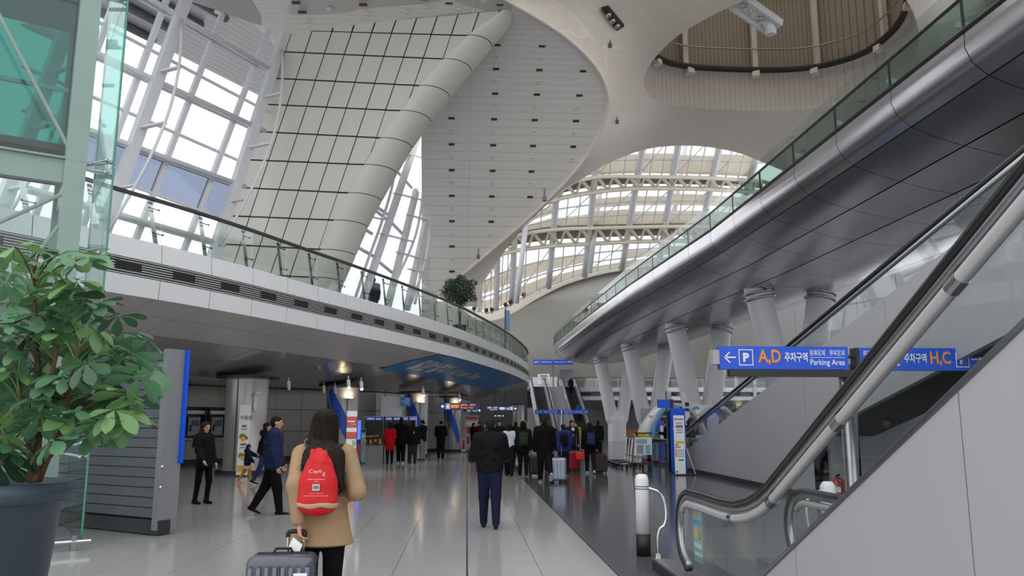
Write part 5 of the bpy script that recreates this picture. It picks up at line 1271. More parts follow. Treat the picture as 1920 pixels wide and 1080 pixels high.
MB().prism([ony(u, v, 40) for u, v in ((1283, 795), (1294, 780), (1287, 738), (1281, 735))], (.0, .15, 0)).build('panel', M['ink'], wsn); MB().prism([ony(u, v, 40.2) for u, v in ((1293, 766), (1316, 768), (1317, 760), (1292, 752))], (0, .15, 0)).build('panel', M['ink'], wsn)
MB().prism([ony(1305 + 7 * math.cos(a), 768 + 6.5 * math.sin(-a), 40.1) for a in np.linspace(0, math.pi, 11)], (0, .05, 0)).build('blue_arc', mat('arch_blue', '#7fb6e8'), wsn)
for v0, v1 in ((754, 761), (765, 770)): MB().prism([ony(u, v, 39.9) for u, v in ((1285, v1), (1292, v1 + 1), (1292, v0 + 1), (1285, v0))], (0, .05, 0)).build('lettering_block', M['charcoal'], wsn)
MB().bar(ony(1288, 770, 40.05) * np.array((1, 1, 0)) + np.array((0, .08, 0)), ony(1288, 790, 40.05) + np.array((0, .08, 0)), .08, .08).build('post', M['paint'], wsn)
blp = ony(1255, 800, 27.2) * np.array((1, 1, 0)); bl_ = thing('direction_post', blp, 'grey post with a plain blue sign box beside the booth', 'sign')
MB().box(blp + Zv * 1.35, (.16, .16, 2.7)).build('post', M['steel'], bl_); q = ony(1244, 757, 27.1); MB().box(q, (.4, .12, .28)).build('sign_box', M['blue'], bl_); MB().box(q + np.array((.26, .05, 0)), (.14, .2, .3)).build('sign_end', M['charcoal'], bl_)
# red poster and barrier near the passage
board('poster_board', 884, 846, 64, 25, 'white poster board with red header at the passage entrance', 0, mat('poster_beige', '#c9bfb8', .5), [(M['redp'], .05, .88, .95, .96), (M['redp'], .1, .5, .4, .68), (pink, .15, .2, .35, .4), (M['ink'], .1, .72, .9, .82)], 'poster')
board('barrier_stand', 869, 848, 24, 8, 'small red and white stand at the passage entrance', 0, M['ink'], [(M['redp'], .2, .2, .8, .95)], 'stand')
# tall banner by mezz tip
bs = thing('pole_banner', ony(951, 597, 47.5), 'narrow blue-grey banner sign standing on the mezzanine', 'sign'); MB().prism([ony(u, v, 47.5) for u, v in ((947, 618), (956, 622), (956, 583), (947, 580))], (0, .06, 0)).build('panel', mat('banner_slate', '#5b7fa6', .4), bs); MB().bar(ony(947, 580, 47.5), ony(947, 580, 47.5) * np.array((1, 1, 0)) + Zv * L2, .06, .06).build('post', M['charcoal'], bs)

# ================================================================== PLANTS
def leaflet(b, base, d, L, w, droop, nrm):
    d = d / np.linalg.norm(d); s = np.cross(d, nrm); s /= np.linalg.norm(s); u = np.cross(s, d); prof = [(.08, .02), (.3, .32), (.55, .8), (.75, 1.0), (.9, .75), (1.0, .12)]
    rows = []
    for t, k in prof:
        c = base + d * L * t - u * 0 + np.array((0, 0, -droop * L * t * t)); hw = w * k * .5; rows.append([c - s * hw + u * hw * .18, c, c + s * hw + u * hw * .18])
    b.grid(rows)
def palmate(seed, n, L):
    rr = random.Random(seed); b = MB()
    for k in range(n):
        a = 2 * math.pi * k / n + rr.uniform(-.2, .2); l = L * rr.uniform(.8, 1.1)
        d = np.array((math.cos(a), math.sin(a), rr.uniform(-.3, .05))); leaflet(b, np.zeros(3), d, l, l * .5, rr.uniform(.2, .5), np.array((0, 0, 1.)))
    return b
PY = 6.6; rimR = ony(128, 903, PY); pot_c = np.array((rimR[0] - .58, PY, 0)); pz = rimR[2]
pl = thing('potted_tree', pot_c, 'large green umbrella plant in a tall blue-grey planter beside the lift', 'potted plant')
MB().lathe([(.36, 0), (.40, .02), (.50, pz - .16), (.52, pz - .15), (.58, pz - .14), (.58, pz), (.53, pz), (.51, pz - .08)], pot_c, 48).build('planter', M['pot'], pl, True)
MB().lathe([(.0, pz - .07), (.515, pz - .07), (.515, pz - .05), (.0, pz - .04)], pot_c, 32).build('soil', M['soil'], pl)
for a in (-1.15, -2.4): MB().bar(pot_c + np.array((.405 * math.cos(a), .405 * math.sin(a), .03)), pot_c + np.array((.505 * math.cos(a), .505 * math.sin(a), pz - .16)), .012, .012).build('planter_seam', M['charcoal'], pl)
Q = lambda u, v, dy=0: ony(u, v, PY + dy)
stems = [[Q(58, 905, .05), Q(60, 850, .05), Q(66, 790, .1), Q(72, 720, .15), Q(70, 640, .15), Q(66, 560, .1), Q(62, 500, .1)], [Q(66, 905, -.05), Q(72, 830, -.05), Q(82, 760, -.05), Q(100, 690, -.05), Q(112, 620, 0), Q(118, 560, .05)], [Q(72, 902, 0), Q(90, 858, 0), Q(112, 815, 0), Q(124, 770, -.05), Q(135, 700, -.1), Q(150, 650, -.12)], [Q(56, 850, -.1), Q(40, 760, -.15), Q(30, 690, -.15)]]
for i, s in enumerate(stems):
    pp = smooth_path(s, 5); MB().tube(pp, list(np.linspace(.03 if i < 3 else .02, .009, len(pp))), 8).build('stem', M['bark'], pl, True)
spts = [p for s in stems for p in smooth_path(s, 5)]
leafm = [palmate(k, 7 + k % 2, .20 + .015 * (k % 3)).mesh('leaf', [M['leaf'], M['leaf3'], M['leaf2'], M['leaf'], M['leaf3'], M['leaf2']][k], True) for k in range(6)]
clus = [(28, 462), (15, 485), (108, 478), (142, 476), (160, 484), (95, 508), (30, 515), (145, 528), (60, 545), (18, 570), (95, 552), (130, 556), (158, 568), (222, 592), (32, 598), (132, 600), (168, 612), (142, 640), (60, 622), (275, 640), (18, 632), (40, 660), (246, 662), (288, 688), (222, 668), (100, 690), (56, 655), (14, 742), (142, 712), (205, 706), (62, 742), (92, 742), (236, 738), (112, 770), (22, 786), (84, 800), (190, 792), (172, 760), (216, 768), (248, 752), (130, 738), (8, 700), (38, 716), (160, 680), (182, 738), (150, 770), (62, 690), (5, 655), (118, 655), (90, 620), (-15, 610), (-20, 700), (-10, 760), (-30, 540), (75, 780), (45, 810), (12, 830), (200, 640), (180, 570), (110, 590), (240, 625), (155, 745), (120, 705), (25, 690), (75, 590), (10, 530), (45, 575), (105, 625), (150, 590), (190, 690), (205, 745), (230, 790), (165, 815), (100, 825), (30, 850), (5, 810), (55, 760), (-25, 820), (140, 780), (260, 705), (90, 660), (20, 610), (125, 520), (-10, 470), (75, 470), (180, 650), (85, 720), (48, 640), (112, 735), (0, 870)]
for i, (u, v) in enumerate(clus):
    dy = random.uniform(-.45, .4); c = Q(u, v, dy); best = min(spts, key=lambda p: abs(p[2] - (c[2] - .22)) * 1.3 + np.linalg.norm(p - c) * .5)
    mid = (best + c) / 2 + np.array((0, 0, .04)); MB().tube(smooth_path([best, mid, c], 3), .006, 5).build('petiole', M['leaf2'] if i % 2 else M['bark'], pl)
    o = link('leaf', leafm[random.choice([0, 0, 1, 1, 2, 3, 4, 5])], pl)
    outw = c - best; o.location = [float(x) for x in c]; tz = math.atan2(outw[1], outw[0])
    o.rotation_euler = (random.uniform(.05, .75), random.uniform(-.25, .25) + .3 * math.cos(tz), random.uniform(0, 6.28))
    s = random.uniform(.85, 1.2); o.scale = (s, s, s)
# leafy tree on the mezzanine
tc = ony(862, 590, 35.6); tc[2] = L2; tt = thing('balcony_tree', tc, 'round leafy tree in a pot standing on the mezzanine', 'tree')
MB().lathe([(.26, 0), (.32, .35)], tc, 16).build('planter', M['charcoal'], tt); cz = ony(861, 545, 35.6)
tr_ = MB().tube([tc + Zv * .4, tc + Zv * 1.4], [.07, .05], 7)
for k in range(7): a = k * .9; tr_.tube([tc + Zv * 1.2, cz + np.array((.6 * math.cos(a), .4 * math.sin(a), .2))], [.04, .015], 5)
tr_.build('trunk', M['bark'], tt, True)
lf = MB(); rr = random.Random(3)
for k in range(2600):
    d = np.array([rr.gauss(0, 1) for _ in range(3)]); d /= np.linalg.norm(d); lump = .8 + .2 * math.sin(d[0] * 5 + 1) * math.cos(d[2] * 6); p = cz + d * np.array((.98, .6, .8)) * (rr.random() ** .35) * lump
    a = np.array([rr.gauss(0, 1) for _ in range(3)]); a /= np.linalg.norm(a); b_ = np.cross(a, d + .01); b_ /= np.linalg.norm(b_) + 1e-9; s = rr.uniform(.05, .085)
    lf.add([p - a * s, p + b_ * s * .45, p + a * s, p - b_ * s * .45], [(0, 1, 2, 3)])
lf.build('foliage', M['treeleaf'], tt, kind='stuff', fix=False)

# ================================================================== PEOPLE
def cloth(h, rough=.85): return mat('cloth_' + h.strip('#'), h, rough, var=.12, scale=14, bump=.15, spec=.12)
def unit(v): v = np.array(v, float); return v / (np.linalg.norm(v) + 1e-9)
def ik(s, t, l1, l2, pole):
    s = np.array(s, float); t = np.array(t, float); d = t - s; L = min(np.linalg.norm(d), (l1 + l2) * .999); u = unit(d); a = (l1 * l1 - l2 * l2 + L * L) / (2 * L); h = math.sqrt(max(0, l1 * l1 - a * a))
    p = np.array(pole, float); p = unit(p - u * (p @ u)); return s + u * a + p * h, s + u * L
def hand_prims(w, fd, palm_n, side, curl=.4, s=1.0):
    """w wrist, fd finger direction, palm_n palm normal, thumb on 'side' direction"""
    fd = unit(fd); pn = unit(np.array(palm_n) - fd * (np.array(palm_n) @ fd)); sd = unit(side - fd * (side @ fd) - pn * (side @ pn)); out = []
    pc = w + fd * .05 * s
    for k in (-1, 0, 1): out.append(rc(w + fd * .012 * s + sd * .012 * k * s, w + fd * .085 * s + sd * .024 * k * s, .016 * s, .0125 * s, k=.012))
    for i, (o, L) in enumerate(((.031, .068), (.0105, .078), (-.0105, .072), (-.03, .056))):
        b = w + fd * .088 * s + sd * o * s; d = fd
        p = b
        for j, f in enumerate((.45, .32, .25)):
            ang = curl * (.7 if j == 0 else 1.0); d = unit(d * math.cos(ang) + pn * math.sin(ang)); q = p + d * L * f * s; out.append(rc(p, q, (.0092 - .0008 * j) * s, (.0085 - .0008 * j) * s, k=.004)); p = q
    b = w + fd * .03 * s + sd * .03 * s; m = b + unit(fd * .75 + sd * .75 + pn * .25) * .042 * s; e = m + unit(fd * .95 + sd * .15 + pn * .45) * .034 * s
    out += [rc(b, m, .0135 * s, .011 * s, k=.01), rc(m, e, .0105 * s, .0085 * s, k=.006)]
    return out
def person(label, loc, head, H, top, legs, shoes, hair, ll=(0, 0), rl=(0, 0), la=(0, 8, 10), ra=(0, 8, 10), lt=None, rt=None, lean=0, vox=.018, turn=0, skin=None, extra=None, curl=.45, nod=0, group='people in the hall', zbase=0, rpole=None, lpole=None):
    """angles in degrees; la/ra = swing, abduction, elbow; lt/rt = hand targets in body space"""
    s = H / 1.75; R = math.radians; loc = np.array((loc[0], loc[1], zbase), float)
    root = thing('person', loc, label, 'person', group); T = TR(loc, R(head), s)
    hipz = .93
    def leg(e, a, k):
        h = np.array((e * .095, 0, hipz)); kn = h + .43 * np.array((0, math.sin(R(a)), -math.cos(R(a)))); an = kn + .42 * np.array((0, math.sin(R(a - k)), -math.cos(R(a - k)))); return h, kn, an
    Lg = {-1: leg(-1, *ll), 1: leg(1, *rl)}
    lowz = min(Lg[-1][2][2], Lg[1][2][2]); dz = .08 - lowz; off = np.array((0, 0, dz))
    Lg = {e: tuple(p + off for p in v) for e, v in Lg.items()}
    pel = np.array((0, 0, hipz + .02 + dz)); cl, sl = math.cos(R(lean)), math.sin(R(lean))
    def up(p): q = np.array(p, float) - np.array((0, 0, .95)); return pel + np.array((q[0], q[1] * cl + q[2] * sl, q[2] * cl - q[1] * sl))
    nk = up((0, -.01, 1.5)); hc = up((0, .025, 1.635)) + np.array((0, 0, 0)); ct, st = math.cos(R(turn)), math.sin(R(turn)); nd, sn_ = math.cos(R(nod)), math.sin(R(nod))
    def hd(p):  # head space -> body
        q = np.array((p[0], p[1] * nd + p[2] * sn_, p[2] * nd - p[1] * sn_)); q = np.array((q[0] * ct - q[1] * st, q[0] * st + q[1] * ct, q[2])); return hc + q
    shw = .165 if top.get('fem') else .185; sh = {e: up((e * shw, -.005, 1.425)) for e in (-1, 1)}; arms = {}
    for e, spec, tg in ((-1, la, lt), (1, ra, rt)):
        if tg is not None: el_, wr = ik(sh[e], tg, .29, .26, rpole if rpole and e > 0 else lpole if lpole and e < 0 else (e * .6, -.8, -.3))
        else:
            a, b, k = [R(x) for x in spec]; a += R(lean) * .5
            ud = np.array((e * math.sin(b), math.sin(a) * math.cos(b), -math.cos(a) * math.cos(b))); el_ = sh[e] + .29 * ud; a2 = a + k
            wr = el_ + .26 * np.array((e * math.sin(b) * .4, math.sin(a2) * math.cos(b), -math.cos(a2) * math.cos(b)))
        arms[e] = (sh[e], el_, wr)
    fem = top.get('fem', 0); tw = .93 if fem else 1.0; sq = .68
    def torso(o, z1=None): return [rc(up((0, 0, .93)), up((0, 0, 1.05)), (.155 + o), (.14 * tw + o), sq, k=.05), rc(up((0, 0, 1.05)), up((0, .01, 1.30)), .14 * tw + o, .165 * tw + o, sq, k=.06), rc(up((-.1 * tw, 0, 1.39)), up((.1 * tw, 0, 1.39)), .078 + o, .078 + o, .85, k=.06)]
    # body: one continuous skin surface
    near = vox < .012
    B = torso(-.012) + [rc(up((0, -.012, 1.42)), hd((0, -.02, -.08)), .056, .05, k=.03)]
    for e in (-1, 1):
        h, kn, an = Lg[e]; B += [rc(h, kn, .085, .058, k=.04), rc(kn, an, .055, .038, k=.03), rc(an, an + np.array((0, .045, -.035)), .032, .024, k=.02)]
        a, b, c = arms[e]; B += [rc(a, b, .05, .04, k=.03), rc(b, c, .039, .026, k=.02)]
        fd = unit(c - b); palm = np.array((-e * .9, .35, 0)); hv = .006 if near else max(.0075, vox * .6)
        if near: B += hand_prims(c, fd, palm, np.array((0, 1., .1)), curl)
        else: B += [rc(c, c + fd * .09, .03, .024, k=.02), rc(c + fd * .09, c + fd * .15 + palm * .02, .022, .014, k=.02), rc(c + fd * .03, c + fd * .08 + np.array((0, .045, 0)), .013, .01, k=.01)]
    B += [el(hd((0, -.005, .025)), (.075, .092, .088), k=.03), rc(hd((0, .03, -.02)), hd((0, .04, -.075)), .058, .04, .9, k=.04), rc(hd((0, .08, .01)), hd((0, .106, -.028)), .009, .016, k=.015), rc(hd((-.04, .082, .03)), hd((.04, .082, .03)), .013, .013, k=.02), rc(hd((-.02, .088, -.058)), hd((.02, .088, -.058)), .008, .008, k=.012), el(hd((-.076, -.005, -.005)), (.012, .024, .032), k=.01), el(hd((.076, -.005, -.005)), (.012, .024, .032), k=.01)]
    bvox = (.0075 if near else vox * .8)
    sdf_obj('body', B, bvox, skin or M['skin'], root, T)
    # eyes and mouth
    if hair.get('face'):
        fe = MB()
        for e in (-1, 1): fe.ball(hd((e * .032, .088, .005)), (.013, .008, .007), 8, 5); fe.bar(hd((e * .016, .098, .03)), hd((e * .05, .09, .03)), .006, .008)
        fe.v = [tuple(T[:3, :3] @ np.array(v) + T[:3, 3]) for v in fe.v]; fe.build('eyes', M['black'], root, True)
        fm = MB(); fm.ball(hd((0, .094, -.058)), (.022, .008, .007), 8, 5); fm.v = [tuple(T[:3, :3] @ np.array(v) + T[:3, 3]) for v in fm.v]; fm.build('mouth', mat('lips', '#9c5048', .5), root, True)
    # trousers / leggings
    lr = legs.get('r', .02); P = [rc(up((0, 0, .9)), up((0, 0, 1.0)), .15 + lr, .145 + lr * .6, .74, k=.04)]
    for e in (-1, 1):
        h, kn, an = Lg[e]; an2 = an + (kn - an) * legs.get('crop', .02); P += [rc(h, kn, .086 + lr, .06 + lr, k=.04), rc(kn, an2, .058 + lr, legs.get('cuff', .045) + lr * .6, k=.03)]
    sdf_obj('leggings' if lr < .012 else 'trousers', P, vox, cloth(legs['c']), root, T)
    # shoes
    for e in (-1, 1):
        h, kn, an = Lg[e]; t = unit(kn - an); ff = np.array((0, 1, 0)) ; sw = math.asin(max(-1, min(1, (an - kn)[1] / .42))) if True else 0
        lift = an[2] - .08; pit = -min(.9, max(0, lift) * 3.0 + max(0, -sw) * .5) if lift > .01 else 0
        f = np.array((0, math.cos(pit), math.sin(pit))); dn = np.array((0, math.sin(pit), -math.cos(pit)))
        S = [rc(an + dn * .035 - f * .045, an + dn * .045 + f * .06, .036, .036, k=.02), rc(an + dn * .045 + f * .04, an + dn * .055 + f * .15, .036, .026, k=.02), rc(an - f * .01, an + dn * .03, .04, .04, k=.02)]
        if shoes.get('boot'): S.append(rc(an, an + t * shoes['boot'], .05, .056, k=.03))
        so = sdf_obj('shoe', S, min(vox, .012), cloth(shoes['c'], .5), root, T)
        if shoes.get('sole'):
            z_ = MB().box(an + dn * .074 + f * .05, (.075, .25, .018), R=np.stack([np.array((1, 0, 0)), f, -dn], 1)); z_.v = [tuple(T[:3, :3] @ np.array(v) + T[:3, 3]) for v in z_.v]; z_.build('sole', cloth(shoes['sole'], .6), so)
    # upper garment
    o = top.get('r', .03); hem = top.get('hem', .86); fl_ = top.get('flare', 0.0); C = torso(o)
    hemp = up((0, 0, 1.0)); hb = np.array((0, hemp[1] * .5 - .0, hem + dz)); C.append(rc(up((0, 0, 1.05)), hb, .145 * tw + o, .165 + o * .6 + fl_, .74 + fl_ * .5, k=.04))
    if top.get('collar', 1): C.append(rc(up((0, -.015, 1.45)), up((0, -.01, 1.50)), .068 + o * .3, .062 + o * .3, .95, k=.03))
    if top.get('hood'): C += [el(up((0, -.11, 1.47)), (.13, .07, .09), k=.04)]
    if top.get('hoodup'): C += [el(hd((0, -.03, .02)), (.12, .12, .145), k=.04)]
    for e in (-1, 1):
        a, b, c = arms[e]; C += [rc(a, b, .062 + o * .8, .05 + o * .7, k=.05), rc(b, b + (c - b) * top.get('sleeve', .94), .05 + o * .7, .038 + o * .55, k=.03)]
    if top.get('folds'):
        for e, z in ((-1, 1.2), (1, 1.12), (-1, 1.02), (1, 1.3)): C.append(rc(up((e * .05, -.11 - o, z)), up((e * .15, -.07 - o, z - .06)), .02, .012, k=.03))
    cutp = [dict(f=lambda X, Y, Z, h=hem + dz: Z - h)] if 1 else ()
    cutf = lambda X, Y, Z: np.where((np.abs(X) < .26 + fl_) & (np.abs(Y - hb[1]) < .24 + fl_), (hem + dz) - Z, -1) * -1.0
    C_ = C
    V, Fq = sdf_mesh(C_, vox, (), .02)
    jname = top.get('name', 'jacket')
    low = V[:, 2] < hem + dz; armmask = np.zeros(len(V), bool)
    for e in (-1, 1):
        a, b, c = arms[e]; d = c - b; h_ = np.clip(((V - b) @ d) / (d @ d), 0, 1.1); armmask |= np.linalg.norm(V - b - h_[:, None] * d, axis=1) < .085 + o * .5
    mz_ = low & ~armmask; V[mz_, 2] = hem + dz - (hem + dz - V[mz_, 2]) * .12
    V = V @ T[:3, :3].T + T[:3, 3]
    me = bpy.data.meshes.new(jname); me.vertices.add(len(V)); me.vertices.foreach_set('co', V.ravel()); me.loops.add(len(Fq) * 4); me.loops.foreach_set('vertex_index', Fq.ravel().astype(np.int32)); me.polygons.add(len(Fq)); me.polygons.foreach_set('loop_start', np.arange(0, len(Fq) * 4, 4, dtype=np.int32)); me.polygons.foreach_set('use_smooth', [True] * len(Fq)); me.update(calc_edges=True); me.validate(); me.materials.append(cloth(top['c'], top.get('rough', .8))); link(jname, me, root)
    # hair
    hs = hair.get('style', 'short'); hcM = mat('hair_' + hair.get('c', '#15110f').strip('#'), hair.get('c', '#15110f'), .6, var=.3, scale=30, spec=.2)
    cut = [el(hd((0, .13, -.035)), (.085, .1, .105))]
    if hs == 'short': Hh = [el(hd((0, -.012, .042)), (.083, .1, .083), k=.02), el(hd((0, -.05, -.005)), (.074, .065, .075), k=.02)]
    elif hs == 'hood': Hh = [el(hd((0, -.01, .045)), (.08, .098, .08))]
    elif hs == 'bob': Hh = [el(hd((0, -.015, .04)), (.09, .105, .09), k=.02), rc(hd((0, -.04, .02)), hd((0, -.05, -.1)), .088, .08, .85, k=.03)]
    else:
        lg_ = hair.get('long', 0); bo_ = .1 * (lg_ > .3)
        Hh = [el(hd((0, -.018, .04)), (.092, .108, .093), k=.02), rc(hd((0, -.045, .02)), hd((0, -.06, -.11)), .092, .098, .8, k=.04), rc(hd((0, -.06, -.11)), up((.02 * lg_, -.13 - o, 1.38)), .098, .125, .62, k=.05)]
        for i_, (x0, x1, z1, r_) in enumerate(((-.08, -.12, 1.34, .045), (-.03, -.05, 1.31, .05), (.04, .06, 1.27, .055), (.09, .135, 1.22, .05), (.11, .17, 1.16, .035))):
            Hh.append(rc(up((x0, -.13 - o, 1.42)), up((x1, -.15 - o - bo_ * (.9 if abs(x1) < .1 else .35), z1 + (1 - lg_) * .05)), r_ + .01, .012, .6, k=.04))
    sdf_obj('hair', Hh, min(vox, .012), hcM, root, T, cut=cut)
    if top.get('fur'):
        ring = [up((.13 * math.cos(a), -.06 - .06 * math.sin(a) * 0 - .02, 1.55 + .11 * math.sin(a))) for a in np.linspace(0, 2 * math.pi, 20)[:-1]]; fb = MB().tube([hd((.115 * math.cos(a), -.06 + .05 * abs(math.sin(a)), .02 + .135 * math.sin(a))) for a in np.linspace(-.6, math.pi + .6, 18)], .035, 7); fb.v = [tuple(T[:3, :3] @ np.array(v) + T[:3, 3]) for v in fb.v]; fb.build('fur_trim', mat('fur_brown', '#9a7a55', .95, var=.3, scale=40, bump=.8), root, True)
    if extra: extra(root, T, up, hd, arms, Lg, dz)
    return root, T, up, arms

def backpack(T, up, label, c, w=.15, h=.36, z=1.22, y=-.24, c2=None, group='bags carried by people', vox=.012):
    p = T[:3, :3] @ up((0, y, z - h / 2)) + T[:3, 3]; b = thing('backpack', p, label, 'backpack', group)
    q = up((0, y, z)); sdf_obj('bag', [rb(q, (w, .085, h / 2), .06, k=.03), rb(q + np.array((0, -.08, -.06)), (w * .75, .05, h * .26), .035, k=.02)], vox, cloth(c), b, T)
    for e in (-1, 1):
        m = MB().tube([T[:3, :3] @ x + T[:3, 3] for x in (up((e * .09, y + .07, z + h * .42)), up((e * .11, -.02, 1.5)), up((e * .12, .13, 1.36)), up((e * .13, .1, 1.12)), up((e * .12, y + .08, z - h * .4)))], .014, 6); m.build('strap', cloth(c2 or c), b, True)
    m = MB().tube([T[:3, :3] @ x + T[:3, 3] for x in (up((-.03, y, z + h * .5)), up((0, y, z + h * .5 + .04)), up((.03, y, z + h * .5)))], .008, 5); m.build('grab_loop', cloth(c2 or c), b)
    return b
def suitcase(p, yaw, w, d, h, c, label, hh=.42, ribs=5, lean=0, metal=.0, rough=.4, detail=False, rx=0, rw=None):
    t = thing('suitcase', p, label, 'suitcase', 'wheeled suitcases'); T = TR(np.array(p, float), yaw); rl = np.array([(1, 0, 0), (0, math.cos(lean), -math.sin(lean)), (0, math.sin(lean), math.cos(lean))]); T[:3, :3] = T[:3, :3] @ rl
    rw = rw or w * .24; X = lambda q: T[:3, :3] @ np.array(q, float) + T[:3, 3]; m = mat('case_' + c.strip('#'), c, rough, metal, var=.1, scale=6)
    sdf_obj('shell', [rb((0, 0, .06 + h / 2), (w / 2, d / 2, h / 2), .06)], .012 if not detail else .008, m, t, T)
    rm = mat('rib_' + c.strip('#'), tuple(x * .55 for x in lin(c)), rough, metal)
    for k in range(ribs):
        x = -w / 2 + w * (k + .75) / (ribs + .5)
        for e in (-1, 1): MB().bar(X((x, e * (d / 2 + .001), .12)), X((x, e * (d / 2 + .001), h)), .012, .016, up=X((0, 1, 0)) - X((0, 0, 0))).build('rib', rm, t)
    MB().tube([X((-w / 2 - .003, 0, .12)), X((-w / 2 - .003, 0, h - .0)), X((-w / 2 + .06, 0, h + .065)), X((w / 2 - .06, 0, h + .065)), X((w / 2 + .003, 0, h)), X((w / 2 + .003, 0, .12))], .008, 6).build('zip', M['black'], t)
    for e in (-1, 1):
        MB().tube([X((rx + e * rw, d * .3, h)), X((rx + e * rw, d * .3, h + .06 + hh))], .0095, 8).build('pull_rod', M['chrome'], t)
        for f in (-1, 1): MB().tube([X((e * w * .38 - .012, f * d * .3, .03)), X((e * w * .38 + .012, f * d * .3, .03))], .03, 10).build('wheel', M['black'], t)
    MB().tube(smooth_path([X((rx - rw, d * .3, h + .05 + hh)), X((rx - rw * .92, d * .3, h + .085 + hh)), X((rx + rw * .92, d * .3, h + .085 + hh)), X((rx + rw, d * .3, h + .05 + hh))], 3), .016, 8).build('grip', M['black'], t, True)
    MB().tube([X((-.07, 0, h + .06)), X((-.05, 0, h + .095)), X((.05, 0, h + .095)), X((.07, 0, h + .06))], .01, 6).build('carry_handle', M['black'], t)
    return t, X

# ---- foreground woman with the red bag
wy = 6.15; wl = ony(607, 900, wy) * np.array((1, 1, 0)); sp = ony(533, 1000, wy - .3) * np.array((1, 1, 0)); SH, SHH = .75, .05
LT = (sp + np.array((.075, .085, SH + SHH + .15)) - wl) / (1.735 / 1.75)
wo, T, up, arms = person('woman in a camel coat with long dark hair and a red drawstring bag', wl, 1, 1.735, dict(c='#a3896a', r=.022, hem=.79, flare=.06, fem=1, name='coat', collar=1, sleeve=.93, folds=1, rough=.9), dict(c='#0e0e11', r=.006), dict(c='#17171a', boot=.1), dict(style='long', c='#1c110e', long=.6), ll=(6, 4), rl=(-7, 6), lt=LT, rt=(.14, .14, 1.11), rpole=(.5, -.85, -.1), lpole=(-.12, -1, 0), vox=.011, curl=.95, turn=-12)
rp = T[:3, :3] @ up((0, -.27, 1.02)) + T[:3, 3]; rbg = thing('drawstring_bag', rp, 'red drawstring backpack with white print and a beige band', 'backpack', 'bags carried by people')
BAG = lambda g: [rc(up((-.07, -.25, 1.095)), up((.07, -.25, 1.095)), .062 + g, .062 + g, 1.15, k=.05), rc(up((0, -.25, 1.14)), up((0, -.248, 1.23)), .128 + g, .12 + g, .6, k=.05), rc(up((0, -.248, 1.23)), up((0, -.235, 1.36)), .12 + g, .085 + g, .6, k=.05), rc(up((0, -.235, 1.36)), up((-.01, -.21, 1.455)), .078 + g, .03 + g, .7, k=.04)]
sdf_obj('bag', BAG(0) + [rc(up((-.035, -.27, 1.40)), up((-.05, -.25, 1.46)), .022, .018, k=.02), rc(up((.03, -.27, 1.39)), up((.04, -.24, 1.45)), .022, .016, k=.02)], .008, M['red'], rbg, T)
zb0, zb1 = up((0, 0, 1.068))[2], up((0, 0, 1.102))[2]
sdf_obj('band', BAG(.006), .008, cloth('#b3a184'), rbg, T, cut=[dict(f=lambda X, Y, Z: Z - zb0 - .006 * np.sin(X * 40)), dict(f=lambda X, Y, Z: zb1 + .004 * np.sin(X * 30) - Z)])
def bagfn(x, z):
    hw = interp(z, [(1.03, .11), (1.14, .128), (1.23, .12), (1.36, .085), (1.45, .04)]); x = max(-.93 * hw, min(.93 * hw, x)); q0 = up((x, 0, z)); ys_ = np.linspace(-.5, -.15, 141); S = np.full(141, 1.0)
    for p_ in BAG(.006):
        d = p_['f'](np.full(141, q0[0]), ys_ + q0[1], np.full(141, q0[2])); k_ = p_['k']; h_ = np.maximum(k_ - np.abs(S - d), 0) / k_; S = np.minimum(S, d) - h_ * h_ * k_ * .25
    ins_ = np.nonzero(S < 0)[0]; yy = ys_[ins_[0]] if len(ins_) else -.3
    return T[:3, :3] @ (q0 + np.array((0, yy - .003, 0))) + T[:3, 3]
Flat().text('Capli', -.058, 1.305, .03, .09, .0).text('g', .04, 1.29, .026, .018).build('logo_print', mat('print_cream', '#d8c6b4', .7), bagfn, rbg)
Flat().text('GENERAL KNAPSACK CO.', -.06, 1.264, .007, .12).text('I.N.C', -.012, 1.25, .007, .03).text('This is the only real Bag', -.045, 1.168, .007, .095).text('GREAT PASSENGERS QUALITY GUARANTEED', -.085, 1.15, .007, .17).build('small_print', mat('print_pale', '#f0d8d0', .7), bagfn, rbg)
Flat().rect(-.026, 1.19, .026, 1.236).build('patch', cloth('#c9bda6'), lambda x, z: bagfn(x, z) + T[:3, :3] @ np.array((0, -.004, 0)), rbg)
Flat().rect(-.018, 1.204, .018, 1.224).build('patch_print', cloth('#5d86a0'), lambda x, z: bagfn(x, z) + T[:3, :3] @ np.array((0, -.007, 0)), rbg)
for e in (-1, 1): MB().tube([T[:3, :3] @ q + T[:3, 3] for q in (up((e * .03, -.22, 1.46)), up((e * .12, -.1, 1.50)), up((e * .15, .02, 1.50)), up((e * .16, .12, 1.4)), up((e * .15, .04, 1.2)), up((e * .11, -.2, 1.12)))], .011, 6).build('cord', M['black'], rbg, True)
hs_ = MB(); rr = random.Random(11)
